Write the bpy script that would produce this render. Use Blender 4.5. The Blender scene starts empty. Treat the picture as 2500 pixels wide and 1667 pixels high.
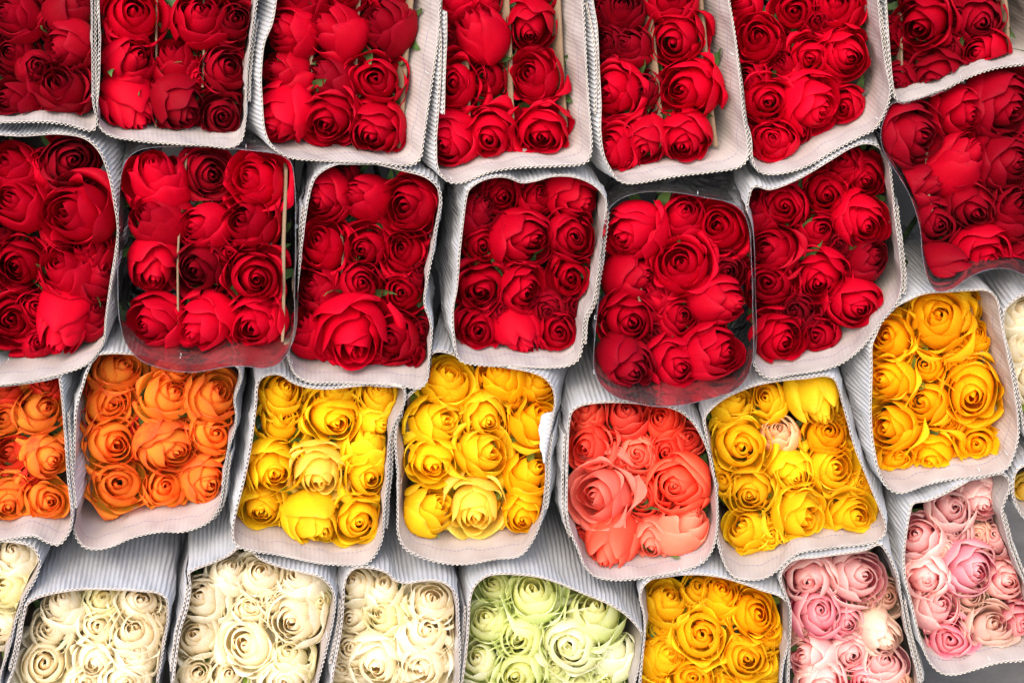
import bpy, math, random
import numpy as np
from mathutils import Vector, Matrix, Quaternion

# ------------------------------------------------------------------ camera, light, exposure
scene = bpy.context.scene
PITCH = math.radians(22.0)          # the camera looks down this much at the pile of bunches
CAM_D = 1.60                        # metres from the camera to the mouths of the sleeves
CP, SP = math.cos(PITCH), math.sin(PITCH)
# pile frame: x to the side, y up the sloping face of the pile, z out of it (towards the street)
RT = np.array([[1, 0, 0], [0, SP, -CP], [0, CP, SP]], float)
BASE = np.array([0.0, 0.0, 0.47])
def W(p):
    return np.asarray(p, float) @ RT.T + BASE
def WD(v):
    return np.asarray(v, float) @ RT.T

cam_data = bpy.data.cameras.new('camera')
cam_data.sensor_width = 36.0
cam_data.lens = 36.0 * CAM_D
cam_data.clip_start = 0.05
cam_data.clip_end = 500.0
cam = bpy.data.objects.new('camera', cam_data)
scene.collection.objects.link(cam)
mrot = Matrix([list(RT[0]), list(RT[1]), list(RT[2])])
cam.matrix_world = Matrix.Translation(Vector(W((0, 0, CAM_D)))) @ mrot.to_4x4()
scene.camera = cam

SUN_EL, SUN_AZ = math.radians(44.0), math.radians(-18.0)     # azimuth from the viewer's side, + = towards +x
sun_dir = Vector((math.sin(SUN_AZ) * math.cos(SUN_EL), -math.cos(SUN_AZ) * math.cos(SUN_EL), math.sin(SUN_EL)))
world = bpy.data.worlds.new('World')
scene.world = world
world.use_nodes = True
wn = world.node_tree
bg = wn.nodes['Background']
sky = wn.nodes.new('ShaderNodeTexSky')
sky.sky_type = 'NISHITA'
sky.sun_disc = False
sky.sun_elevation = SUN_EL
sky.sun_rotation = math.atan2(sun_dir.x, sun_dir.y)
sky.air_density = 1.0
sky.dust_density = 3.0
sky.ozone_density = 0.6
wn.links.new(sky.outputs['Color'], bg.inputs['Color'])
bg.inputs['Strength'].default_value = 0.15
sun_data = bpy.data.lights.new('sun', 'SUN')
sun_data.energy = 0.65
sun_data.angle = math.radians(70.0)
sun_data.color = (1.0, 0.965, 0.91)
sun = bpy.data.objects.new('sun', sun_data)
scene.collection.objects.link(sun)
sun.rotation_euler = sun_dir.to_track_quat('Z', 'Y').to_euler()
sun.location = (0, -2, 4)
scene.view_settings.view_transform = 'Standard'
scene.view_settings.look = 'None'
scene.view_settings.exposure = 1.50
scene.view_settings.gamma = 1.0
scene.view_settings.use_curve_mapping = False
scene.cycles.max_bounces = 16
scene.cycles.diffuse_bounces = 10
scene.cycles.transparent_max_bounces = 24
scene.cycles.transmission_bounces = 6
scene.cycles.use_denoising = True
COL = scene.collection

# ------------------------------------------------------------------ materials
def new_mat(name):
    m = bpy.data.materials.new(name)
    m.use_nodes = True
    nt = m.node_tree
    for n in list(nt.nodes):
        nt.nodes.remove(n)
    out = nt.nodes.new('ShaderNodeOutputMaterial')
    return m, nt, out
def N(nt, kind, **kw):
    n = nt.nodes.new(kind)
    for k, v in kw.items():
        setattr(n, k, v)
    return n
def put(nt, sock, v):
    if hasattr(v, 'is_output'):
        nt.links.new(v, sock)
    elif isinstance(v, (tuple, list)):
        sock.default_value = tuple(v) + ((1.0,) if len(v) == 3 and len(sock.default_value) == 4 else ())
    else:
        sock.default_value = v
def mth(nt, op, a, b=0.0, c=None, clamp=False):
    n = N(nt, 'ShaderNodeMath', operation=op, use_clamp=clamp)
    put(nt, n.inputs[0], a); put(nt, n.inputs[1], b)
    if c is not None:
        put(nt, n.inputs[2], c)
    return n.outputs[0]
def mixc(nt, f, a, b, mode='MIX'):
    n = N(nt, 'ShaderNodeMix', data_type='RGBA', blend_type=mode)
    put(nt, n.inputs['Factor'], f); put(nt, n.inputs['A'], a); put(nt, n.inputs['B'], b)
    return n.outputs['Result']
def noise(nt, vec, scale, detail=3.0, rough=0.55):
    n = N(nt, 'ShaderNodeTexNoise')
    if vec is not None:
        nt.links.new(vec, n.inputs['Vector'])
    n.inputs['Scale'].default_value = scale
    n.inputs['Detail'].default_value = detail
    n.inputs['Roughness'].default_value = rough
    return n.outputs['Fac']
def ramp01(nt, v, lo, hi):
    n = N(nt, 'ShaderNodeMapRange', clamp=True)
    put(nt, n.inputs['Value'], v)
    n.inputs['From Min'].default_value = lo; n.inputs['From Max'].default_value = hi
    return n.outputs['Result']

def petal_mat(name, body, rim, heart, foot, rim_pow=5.0, heart_amt=0.6, outer=None, trans=0.22, sheen=0.0, vary=0.10, hue=0.012, rough=0.55, inside=None, spec=0.16, bruise=(0.42, 0.26, 0.10)):
    """A petal's pigment: foot (at the stalk) > body > rim along the petal, heart petals and outer petals
    with their own tint, fine veins in the bump."""
    m, nt, out = new_mat(name)
    uv = N(nt, 'ShaderNodeUVMap', uv_map='petal')
    sep = N(nt, 'ShaderNodeSeparateXYZ'); nt.links.new(uv.outputs['UV'], sep.inputs[0])
    t, v = sep.outputs['X'], sep.outputs['Y']
    tc = N(nt, 'ShaderNodeTexCoord')
    n1 = noise(nt, tc.outputs['Object'], 60.0, 3)
    n2 = noise(nt, tc.outputs['Object'], 420.0, 2)
    col = mixc(nt, ramp01(nt, v, 0.15, 0.6), foot, body)
    if outer is not None:
        col = mixc(nt, mth(nt, 'MULTIPLY', ramp01(nt, t, 0.55, 1.0), ramp01(nt, n1, 0.3, 0.65)), col, outer)
    if inside is not None:
        geo = N(nt, 'ShaderNodeNewGeometry')
        col = mixc(nt, mth(nt, 'MULTIPLY', geo.outputs['Backfacing'], 0.85), col, inside)
    hm = mth(nt, 'MULTIPLY', ramp01(nt, t, 0.5, 0.0), heart_amt)
    col = mixc(nt, hm, col, heart)
    rimf = mth(nt, 'POWER', v, rim_pow)
    rimf = mth(nt, 'MULTIPLY', rimf, mth(nt, 'ADD', 0.55, mth(nt, 'MULTIPLY', n1, 0.7)), clamp=True)
    col = mixc(nt, rimf, col, rim)
    br = mth(nt, 'MULTIPLY', mth(nt, 'POWER', v, 16.0), ramp01(nt, noise(nt, tc.outputs['Object'], 95.0, 3, 0.6), 0.50, 0.66))
    br = mth(nt, 'MULTIPLY', br, mth(nt, 'MULTIPLY', ramp01(nt, t, 0.45, 0.8), 0.45))
    col = mixc(nt, br, col, bruise)
    oi = N(nt, 'ShaderNodeAttribute', attribute_name='tone', attribute_type='OBJECT')
    hsv = N(nt, 'ShaderNodeHueSaturation')
    nt.links.new(col, hsv.inputs['Color'])
    put(nt, hsv.inputs['Hue'], mth(nt, 'MULTIPLY_ADD', oi.outputs['Fac'], hue * 0.4, 0.5))
    val = mth(nt, 'MULTIPLY_ADD', oi.outputs['Fac'], vary, 1.0)
    val = mth(nt, 'MULTIPLY', val, mth(nt, 'MULTIPLY_ADD', n1, 0.30, 0.85))
    uv2 = N(nt, 'ShaderNodeUVMap', uv_map='vein')
    mpv = N(nt, 'ShaderNodeMapping'); mpv.inputs['Scale'].default_value = (16.0, 1.6, 1.0)
    nt.links.new(uv2.outputs['UV'], mpv.inputs['Vector'])
    vn = noise(nt, mpv.outputs['Vector'], 1.0, 4, 0.6)
    val = mth(nt, 'MULTIPLY', val, mth(nt, 'MULTIPLY_ADD', vn, 0.34, 0.83))
    val = mth(nt, 'MULTIPLY', val, mth(nt, 'MULTIPLY_ADD', n2, 0.14, 0.93))
    put(nt, hsv.inputs['Value'], val)
    col = hsv.outputs['Color']
    bump = N(nt, 'ShaderNodeBump'); bump.inputs['Strength'].default_value = 0.22; bump.inputs['Distance'].default_value = 0.0015
    nt.links.new(mth(nt, 'MULTIPLY_ADD', vn, 0.9, n1), bump.inputs['Height'])
    p = N(nt, 'ShaderNodeBsdfPrincipled')
    nt.links.new(col, p.inputs['Base Color'])
    p.inputs['Roughness'].default_value = rough
    p.inputs['Specular IOR Level'].default_value = spec
    p.inputs['Sheen Weight'].default_value = sheen
    p.inputs['Sheen Roughness'].default_value = 0.45
    if sheen:
        p.inputs['Sheen Tint'].default_value = (1.0, 0.25, 0.3, 1)
    nt.links.new(bump.outputs['Normal'], p.inputs['Normal'])
    tr = N(nt, 'ShaderNodeBsdfTranslucent')
    nt.links.new(col, tr.inputs['Color'])
    mx = N(nt, 'ShaderNodeMixShader'); mx.inputs[0].default_value = trans
    nt.links.new(p.outputs[0], mx.inputs[1]); nt.links.new(tr.outputs[0], mx.inputs[2])
    nt.links.new(mx.outputs[0], out.inputs['Surface'])
    return m

PM = {
 'red_dark': petal_mat('dark_red_petal', (0.28, 0.0004, 0.0075), (0.24, 0.0015, 0.011), (0.27, 0.0004, 0.0075), (0.25, 0.001, 0.0075), sheen=0.03, spec=0.06, bruise=(0.07, 0.002, 0.008), hue=0.0, trans=0.22, vary=0.22),  # darker red variety; in corner bunches it also paints in the vignette
 'red':      petal_mat('red_petal', (0.46, 0.0005, 0.0110), (0.42, 0.0025, 0.017), (0.45, 0.0005, 0.011), (0.40, 0.001, 0.011), sheen=0.0, spec=0.06, bruise=(0.07, 0.002, 0.008), hue=0.0, trans=0.26, vary=0.20),
 'red_bright': petal_mat('bright_red_petal', (0.60, 0.0007, 0.015), (0.56, 0.003, 0.022), (0.60, 0.0007, 0.015), (0.50, 0.001, 0.014), sheen=0.0, spec=0.06, bruise=(0.07, 0.002, 0.008), hue=0.0, trans=0.28, vary=0.14),
 'yellow':   petal_mat('yellow_petal', (0.95, 0.63, 0.010), (0.96, 0.73, 0.03), (0.95, 0.56, 0.014), (0.90, 0.68, 0.02), heart_amt=0.7, outer=(0.93, 0.71, 0.012), trans=0.54, vary=0.06, hue=0.012),
 'yellow_pale': petal_mat('pale_yellow_petal', (0.95, 0.74, 0.11), (0.96, 0.80, 0.18), (0.95, 0.65, 0.08), (0.90, 0.70, 0.06), heart_amt=0.6, outer=(0.84, 0.72, 0.10), trans=0.54, vary=0.05),
 'gold':     petal_mat('golden_petal', (0.96, 0.565, 0.006), (0.97, 0.64, 0.014), (0.95, 0.50, 0.008), (0.93, 0.55, 0.008), heart_amt=0.6, trans=0.54, vary=0.05),
 'deep_gold': petal_mat('deep_golden_petal', (0.94, 0.47, 0.006), (0.95, 0.56, 0.014), (0.93, 0.38, 0.010), (0.88, 0.48, 0.01), heart_amt=0.7, trans=0.52, vary=0.05),
 'peach':    petal_mat('peach_petal', (0.86, 0.48, 0.20), (0.88, 0.62, 0.38), (0.82, 0.30, 0.09), (0.78, 0.62, 0.30), heart_amt=0.9, trans=0.25),
 'orange':   petal_mat('orange_petal', (0.97, 0.52, 0.05), (0.86, 0.13, 0.03), (0.97, 0.60, 0.07), (0.95, 0.60, 0.05), rim_pow=2.4, heart_amt=0.8, outer=(0.78, 0.09, 0.03), trans=0.44, vary=0.08, inside=(0.97, 0.60, 0.05), spec=0.1),
 'red_orange': petal_mat('red_orange_petal', (0.76, 0.085, 0.018), (0.70, 0.035, 0.02), (0.80, 0.17, 0.02), (0.72, 0.17, 0.02), rim_pow=3.0, heart_amt=0.6, outer=(0.52, 0.02, 0.025), trans=0.2),
 'coral':    petal_mat('coral_petal', (0.90, 0.085, 0.045), (0.92, 0.16, 0.10), (0.87, 0.06, 0.035), (0.87, 0.12, 0.07), spec=0.08, heart_amt=0.4, trans=0.38, vary=0.08),
 'coral_pale': petal_mat('pale_coral_petal', (0.92, 0.19, 0.12), (0.93, 0.31, 0.21), (0.90, 0.12, 0.07), (0.90, 0.28, 0.19), heart_amt=0.9, trans=0.40),
 'pink':     petal_mat('pink_petal', (0.94, 0.55, 0.53), (0.96, 0.78, 0.70), (0.93, 0.42, 0.45), (0.88, 0.72, 0.46), rim_pow=3.5, heart_amt=0.6, outer=(0.95, 0.74, 0.65), trans=0.52, inside=(0.89, 0.25, 0.36)),
 'pink_pale': petal_mat('pale_pink_petal', (0.94, 0.64, 0.54), (0.95, 0.80, 0.66), (0.94, 0.59, 0.46), (0.72, 0.66, 0.40), rim_pow=3.0, heart_amt=0.5, outer=(0.82, 0.72, 0.48), trans=0.54),
 'magenta':  petal_mat('magenta_pink_petal', (0.91, 0.31, 0.41), (0.95, 0.66, 0.62), (0.93, 0.38, 0.40), (0.74, 0.52, 0.38), rim_pow=4.0, heart_amt=0.4, trans=0.50, inside=(0.83, 0.045, 0.21)),
 'cream':    petal_mat('cream_petal', (0.965, 0.90, 0.72), (0.97, 0.93, 0.80), (0.965, 0.81, 0.58), (0.95, 0.89, 0.60), heart_amt=0.6, outer=(0.955, 0.92, 0.76), trans=0.52, vary=0.03, hue=0.006),
 'cream_green': petal_mat('greenish_cream_petal', (0.94, 0.89, 0.60), (0.95, 0.92, 0.70), (0.95, 0.79, 0.48), (0.88, 0.86, 0.40), heart_amt=0.6, outer=(0.90, 0.88, 0.52), trans=0.54, vary=0.04),
 'green':    petal_mat('pale_green_petal', (0.84, 0.86, 0.46), (0.89, 0.91, 0.60), (0.92, 0.82, 0.44), (0.64, 0.76, 0.18), heart_amt=0.75, outer=(0.56, 0.70, 0.18), trans=0.54, vary=0.06),
 'green_white': petal_mat('white_green_petal', (0.94, 0.93, 0.70), (0.95, 0.94, 0.80), (0.94, 0.87, 0.50), (0.76, 0.84, 0.30), heart_amt=0.8, outer=(0.78, 0.82, 0.48), trans=0.52, vary=0.04),
}

def simple_mat(name, color, rough=0.6, mottling=0.15, scale=40.0, spec=0.3, bump=0.0, bscale=200.0, trans=0.0):
    m, nt, out = new_mat(name)
    tc = N(nt, 'ShaderNodeTexCoord')
    n1 = noise(nt, tc.outputs['Object'], scale, 4)
    p = N(nt, 'ShaderNodeBsdfPrincipled')
    c2 = tuple(c * (1 - 2 * mottling) for c in color)
    c1 = tuple(min(1.0, c * (1 + mottling)) for c in color)
    nt.links.new(mixc(nt, ramp01(nt, n1, 0.3, 0.7), c2, c1), p.inputs['Base Color'])
    p.inputs['Roughness'].default_value = rough
    p.inputs['Specular IOR Level'].default_value = spec
    if bump:
        b = N(nt, 'ShaderNodeBump'); b.inputs['Strength'].default_value = bump; b.inputs['Distance'].default_value = 0.002
        nt.links.new(noise(nt, tc.outputs['Object'], bscale, 4), b.inputs['Height'])
        nt.links.new(b.outputs['Normal'], p.inputs['Normal'])
    nt.links.new(p.outputs[0], out.inputs['Surface'])
    return m
M_SEPAL = simple_mat('sepal_green', (0.075, 0.15, 0.04), 0.5, 0.25, 80)
M_SEPAL_PALE = simple_mat('pale_sepal_green', (0.25, 0.38, 0.06), 0.5, 0.25, 80)
M_STEM = simple_mat('stem_green', (0.06, 0.10, 0.03), 0.55, 0.3, 60)
M_LEAF = simple_mat('leaf_green', (0.035, 0.085, 0.028), 0.42, 0.3, 50, 0.4)
M_STAPLE = simple_mat('staple_wire', (0.72, 0.72, 0.72), 0.3, 0.05, 60, 0.6)
M_GROUND = simple_mat('ground_cloth', (0.20, 0.18, 0.16), 0.9, 0.15, 14, 0.2, 0.4, 120)
M_BACK = simple_mat('dark_blocker', (0.035, 0.033, 0.032), 0.9, 0.2, 10)
PITCH_F = 0.0046           # flute pitch of the corrugated board

def board_mats():
    # smooth liner: faint lines over each flute, dashed print line 22 mm inside the mouth
    m1, nt, out = new_mat('cardboard_liner')
    uv = N(nt, 'ShaderNodeUVMap', uv_map='board')
    sep = N(nt, 'ShaderNodeSeparateXYZ'); nt.links.new(uv.outputs['UV'], sep.inputs[0])
    u, v = sep.outputs['X'], sep.outputs['Y']
    tc = N(nt, 'ShaderNodeTexCoord')
    wob = noise(nt, tc.outputs['Object'], 9.0, 2)
    blot = noise(nt, tc.outputs['Object'], 26.0, 4)
    fine = noise(nt, tc.outputs['Object'], 900.0, 2)
    c = mixc(nt, ramp01(nt, blot, 0.3, 0.72), (0.355, 0.305, 0.275), (0.425, 0.375, 0.345))
    c = mixc(nt, mth(nt, 'MULTIPLY', ramp01(nt, noise(nt, tc.outputs['Object'], 11.0, 5, 0.65), 0.55, 0.75), 0.40), c, (0.24, 0.19, 0.155))
    fl = mth(nt, 'FRACT', mth(nt, 'DIVIDE', u, PITCH_F))
    line = mth(nt, 'LESS_THAN', fl, 0.10)
    c = mixc(nt, mth(nt, 'MULTIPLY', line, 0.22), c, (0.22, 0.22, 0.26))
    c = mixc(nt, mth(nt, 'MULTIPLY', fine, 0.10), c, (0.35, 0.32, 0.30))
    vv = mth(nt, 'ADD', v, mth(nt, 'MULTIPLY', mth(nt, 'SUBTRACT', wob, 0.5), 0.005))
    band = mth(nt, 'LESS_THAN', mth(nt, 'ABSOLUTE', mth(nt, 'SUBTRACT', vv, 0.021)), 0.00042)
    dash = mth(nt, 'LESS_THAN', mth(nt, 'FRACT', mth(nt, 'DIVIDE', u, 0.0042)), 0.72)
    c = mixc(nt, mth(nt, 'MULTIPLY', mth(nt, 'MULTIPLY', band, dash), 0.85), c, (0.10, 0.09, 0.22))
    b = N(nt, 'ShaderNodeBump'); b.inputs['Strength'].default_value = 0.25; b.inputs['Distance'].default_value = 0.0012
    nt.links.new(mth(nt, 'ADD', mth(nt, 'MULTIPLY', mth(nt, 'SINE', mth(nt, 'MULTIPLY', u, 2 * math.pi / PITCH_F)), 0.3), blot), b.inputs['Height'])
    p = N(nt, 'ShaderNodeBsdfPrincipled')
    nt.links.new(c, p.inputs['Base Color']); p.inputs['Roughness'].default_value = 0.75
    p.inputs['Specular IOR Level'].default_value = 0.2
    nt.links.new(b.outputs['Normal'], p.inputs['Normal'])
    nt.links.new(p.outputs[0], out.inputs['Surface'])
    # fluted face
    m2, nt, out = new_mat('cardboard_flutes')
    tc = N(nt, 'ShaderNodeTexCoord')
    uv = N(nt, 'ShaderNodeUVMap', uv_map='board')
    sep = N(nt, 'ShaderNodeSeparateXYZ'); nt.links.new(uv.outputs['UV'], sep.inputs[0])
    blot = noise(nt, tc.outputs['Object'], 18.0, 5)
    scuff = noise(nt, tc.outputs['Object'], 140.0, 4, 0.7)
    c = mixc(nt, ramp01(nt, blot, 0.3, 0.7), (0.36, 0.36, 0.37), (0.455, 0.455, 0.465))
    c = mixc(nt, mth(nt, 'MULTIPLY', ramp01(nt, scuff, 0.58, 0.74), 0.45), c, (0.24, 0.23, 0.225))
    c = mixc(nt, ramp01(nt, sep.outputs['Y'], 0.0016, 0.0006), c, (0.47, 0.42, 0.36))      # raw cut edge
    p = N(nt, 'ShaderNodeBsdfPrincipled')
    nt.links.new(c, p.inputs['Base Color']); p.inputs['Roughness'].default_value = 0.6
    p.inputs['Specular IOR Level'].default_value = 0.25
    b = N(nt, 'ShaderNodeBump'); b.inputs['Strength'].default_value = 0.2; b.inputs['Distance'].default_value = 0.001
    nt.links.new(scuff, b.inputs['Height']); nt.links.new(b.outputs['Normal'], p.inputs['Normal'])
    nt.links.new(p.outputs[0], out.inputs['Surface'])
    # kraft divider
    m3, nt, out = new_mat('kraft_board')
    tc = N(nt, 'ShaderNodeTexCoord')
    mp = N(nt, 'ShaderNodeMapping'); mp.inputs['Scale'].default_value = (400, 30, 400)
    nt.links.new(tc.outputs['Object'], mp.inputs['Vector'])
    gr = noise(nt, mp.outputs['Vector'], 1.0, 3)
    bl = noise(nt, tc.outputs['Object'], 30.0, 4)
    c = mixc(nt, gr, (0.15, 0.10, 0.062), (0.25, 0.18, 0.115))
    c = mixc(nt, mth(nt, 'MULTIPLY', bl, 0.35), c, (0.24, 0.15, 0.09))
    p = N(nt, 'ShaderNodeBsdfPrincipled')
    nt.links.new(c, p.inputs['Base Color']); p.inputs['Roughness'].default_value = 0.8
    p.inputs['Specular IOR Level'].default_value = 0.15
    nt.links.new(p.outputs[0], out.inputs['Surface'])
    # clear film, scuffed
    m4, nt, out = new_mat('clear_film')
    tc = N(nt, 'ShaderNodeTexCoord')
    mp = N(nt, 'ShaderNodeMapping'); mp.inputs['Scale'].default_value = (60, 520, 60); mp.inputs['Rotation'].default_value = (0.3, 0.2, 0.9)
    nt.links.new(tc.outputs['Object'], mp.inputs['Vector'])
    sc = ramp01(nt, noise(nt, mp.outputs['Vector'], 1.0, 6, 0.7), 0.60, 0.74)
    dust = ramp01(nt, noise(nt, tc.outputs['Object'], 700.0, 3, 0.7), 0.66, 0.74)
    patch = ramp01(nt, noise(nt, tc.outputs['Object'], 14.0, 3), 0.42, 0.62)
    haze = mth(nt, 'ADD', mth(nt, 'MULTIPLY', mth(nt, 'MAXIMUM', sc, dust), mth(nt, 'MULTIPLY', patch, 0.6)), 0.06, clamp=True)
    t_ = N(nt, 'ShaderNodeBsdfTransparent'); t_.inputs['Color'].default_value = (0.80, 0.785, 0.765, 1)
    d_ = N(nt, 'ShaderNodeBsdfDiffuse'); d_.inputs['Color'].default_value = (0.62, 0.58, 0.57, 1)
    g_ = N(nt, 'ShaderNodeBsdfGlossy'); g_.inputs['Roughness'].default_value = 0.10; g_.inputs['Color'].default_value = (0.9, 0.9, 0.92, 1)
    wv_ = N(nt, 'ShaderNodeTexVoronoi', feature='DISTANCE_TO_EDGE'); wv_.inputs['Scale'].default_value = 28.0
    nt.links.new(tc.outputs['Object'], wv_.inputs['Vector'])
    bm = N(nt, 'ShaderNodeBump'); bm.inputs['Strength'].default_value = 0.9; bm.inputs['Distance'].default_value = 0.006
    nt.links.new(mth(nt, 'ADD', mth(nt, 'MINIMUM', wv_.outputs['Distance'], 0.25), mth(nt, 'MULTIPLY', noise(nt, tc.outputs['Object'], 45.0, 3), 0.5)), bm.inputs['Height'])
    nt.links.new(bm.outputs['Normal'], g_.inputs['Normal'])
    fr = N(nt, 'ShaderNodeFresnel'); fr.inputs['IOR'].default_value = 1.5
    nt.links.new(bm.outputs['Normal'], fr.inputs['Normal'])
    a_ = N(nt, 'ShaderNodeMixShader'); nt.links.new(haze, a_.inputs[0]); nt.links.new(t_.outputs[0], a_.inputs[1]); nt.links.new(d_.outputs[0], a_.inputs[2])
    b_ = N(nt, 'ShaderNodeMixShader'); nt.links.new(mth(nt, 'MULTIPLY', fr.outputs[0], 0.7), b_.inputs[0]); nt.links.new(a_.outputs[0], b_.inputs[1]); nt.links.new(g_.outputs[0], b_.inputs[2])
    nt.links.new(b_.outputs[0], out.inputs['Surface'])
    return m1, m2, m3, m4
M_LINER, M_FLUTE, M_KRAFT, M_FILM = board_mats()

# ------------------------------------------------------------------ small helpers
def mesh_obj(name, verts, faces, mat, parent=None, uvs=None, uvname='board', smooth=True, uv2=None):
    """verts (n,3), faces (m,4) int arrays or list of lists; uvs per vertex."""
    me = bpy.data.meshes.new(name)
    verts = np.asarray(verts, np.float32)
    if isinstance(faces, np.ndarray) and faces.ndim == 2:
        k = faces.shape[1]; m = faces.shape[0]
        me.vertices.add(len(verts)); me.vertices.foreach_set('co', verts.ravel())
        me.loops.add(m * k); me.loops.foreach_set('vertex_index', faces.astype(np.int32).ravel())
        me.polygons.add(m)
        me.polygons.foreach_set('loop_start', np.arange(0, m * k, k, dtype=np.int32))
        me.polygons.foreach_set('loop_total', np.full(m, k, np.int32))
        me.update(calc_edges=True)
    else:
        me.from_pydata([tuple(map(float, v)) for v in verts], [], faces)
    if smooth:
        me.polygons.foreach_set('use_smooth', np.ones(len(me.polygons), bool))
    if uvs is not None:
        lay = me.uv_layers.new(name=uvname)
        idx = np.empty(len(me.loops), np.int32); me.loops.foreach_get('vertex_index', idx)
        lay.data.foreach_set('uv', np.asarray(uvs, np.float32)[idx].ravel())
    if uv2 is not None:
        lay = me.uv_layers.new(name='vein')
        lay.data.foreach_set('uv', np.asarray(uv2, np.float32)[idx].ravel())
    me.materials.append(mat)
    o = bpy.data.objects.new(name, me)
    COL.objects.link(o)
    if parent is not None:
        o.parent = parent
    return o
def empty(name, loc, label=None, cat=None, group=None):
    o = bpy.data.objects.new(name, None)
    o.empty_display_size = 0.02
    COL.objects.link(o)
    o.location = Vector([float(c) for c in loc])
    tag(o, label, cat, group)
    return o
def tag(o, label=None, cat=None, group=None, kind=None):
    if label: o['label'] = label
    if cat: o['category'] = cat
    if group: o['group'] = group
    if kind: o['kind'] = kind
def grid_faces(nu, nv, closed=False, off=0):
    """vertex index = j*nu + i"""
    i = np.arange(nu if closed else nu - 1); j = np.arange(nv - 1)
    I, J = np.meshgrid(i, j)
    I2 = (I + 1) % nu
    return np.stack([J * nu + I, J * nu + I2, (J + 1) * nu + I2, (J + 1) * nu + I], -1).reshape(-1, 4) + off
def px2local(px, py, z):
    """a point that shows at photo pixel (px, py) (2500 x 1667) when it stands z in front of the mouths' plane"""
    k = (CAM_D - np.asarray(z, float)) / CAM_D / 2500.0
    return np.stack([(np.asarray(px, float) - 1250.0) * k, -(np.asarray(py, float) - 833.5) * k], -1)

# ------------------------------------------------------------------ sleeves
def spline(pts, per=16):
    P = np.asarray(pts, float); n = len(P)
    out = []
    for i in range(n):
        p0, p1, p2, p3 = P[i - 1], P[i], P[(i + 1) % n], P[(i + 2) % n]
        # centripetal Catmull-Rom
        t0 = 0.0; t1 = t0 + np.linalg.norm(p1 - p0) ** 0.5 + 1e-9; t2 = t1 + np.linalg.norm(p2 - p1) ** 0.5 + 1e-9; t3 = t2 + np.linalg.norm(p3 - p2) ** 0.5 + 1e-9
        t = np.linspace(t1, t2, per, endpoint=False)[:, None]
        A1 = (t1 - t) / (t1 - t0) * p0 + (t - t0) / (t1 - t0) * p1
        A2 = (t2 - t) / (t2 - t1) * p1 + (t - t1) / (t2 - t1) * p2
        A3 = (t3 - t) / (t3 - t2) * p2 + (t - t2) / (t3 - t2) * p3
        B1 = (t2 - t) / (t2 - t0) * A1 + (t - t0) / (t2 - t0) * A2
        B2 = (t3 - t) / (t3 - t1) * A2 + (t - t1) / (t3 - t1) * A3
        out.append((t2 - t) / (t2 - t1) * B1 + (t - t1) / (t2 - t1) * B2)
    return np.concatenate(out)
def resample(P, n):
    Q = np.vstack([P, P[:1]])
    d = np.r_[0, np.cumsum(np.linalg.norm(np.diff(Q, axis=0), axis=1))]
    s = np.linspace(0, d[-1], n, endpoint=False)
    return np.stack([np.interp(s, d, Q[:, 0]), np.interp(s, d, Q[:, 1])], -1), d[-1]
def normals2(P):
    T = np.roll(P, -2, 0) - np.roll(P, 2, 0)
    T /= np.linalg.norm(T, axis=1, keepdims=True) + 1e-12
    n = np.stack([T[:, 1], -T[:, 0]], -1)
    area = np.sum(P[:, 0] * np.roll(P[:, 1], -1) - np.roll(P[:, 0], -1) * P[:, 1])
    return n if area > 0 else -n

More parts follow.
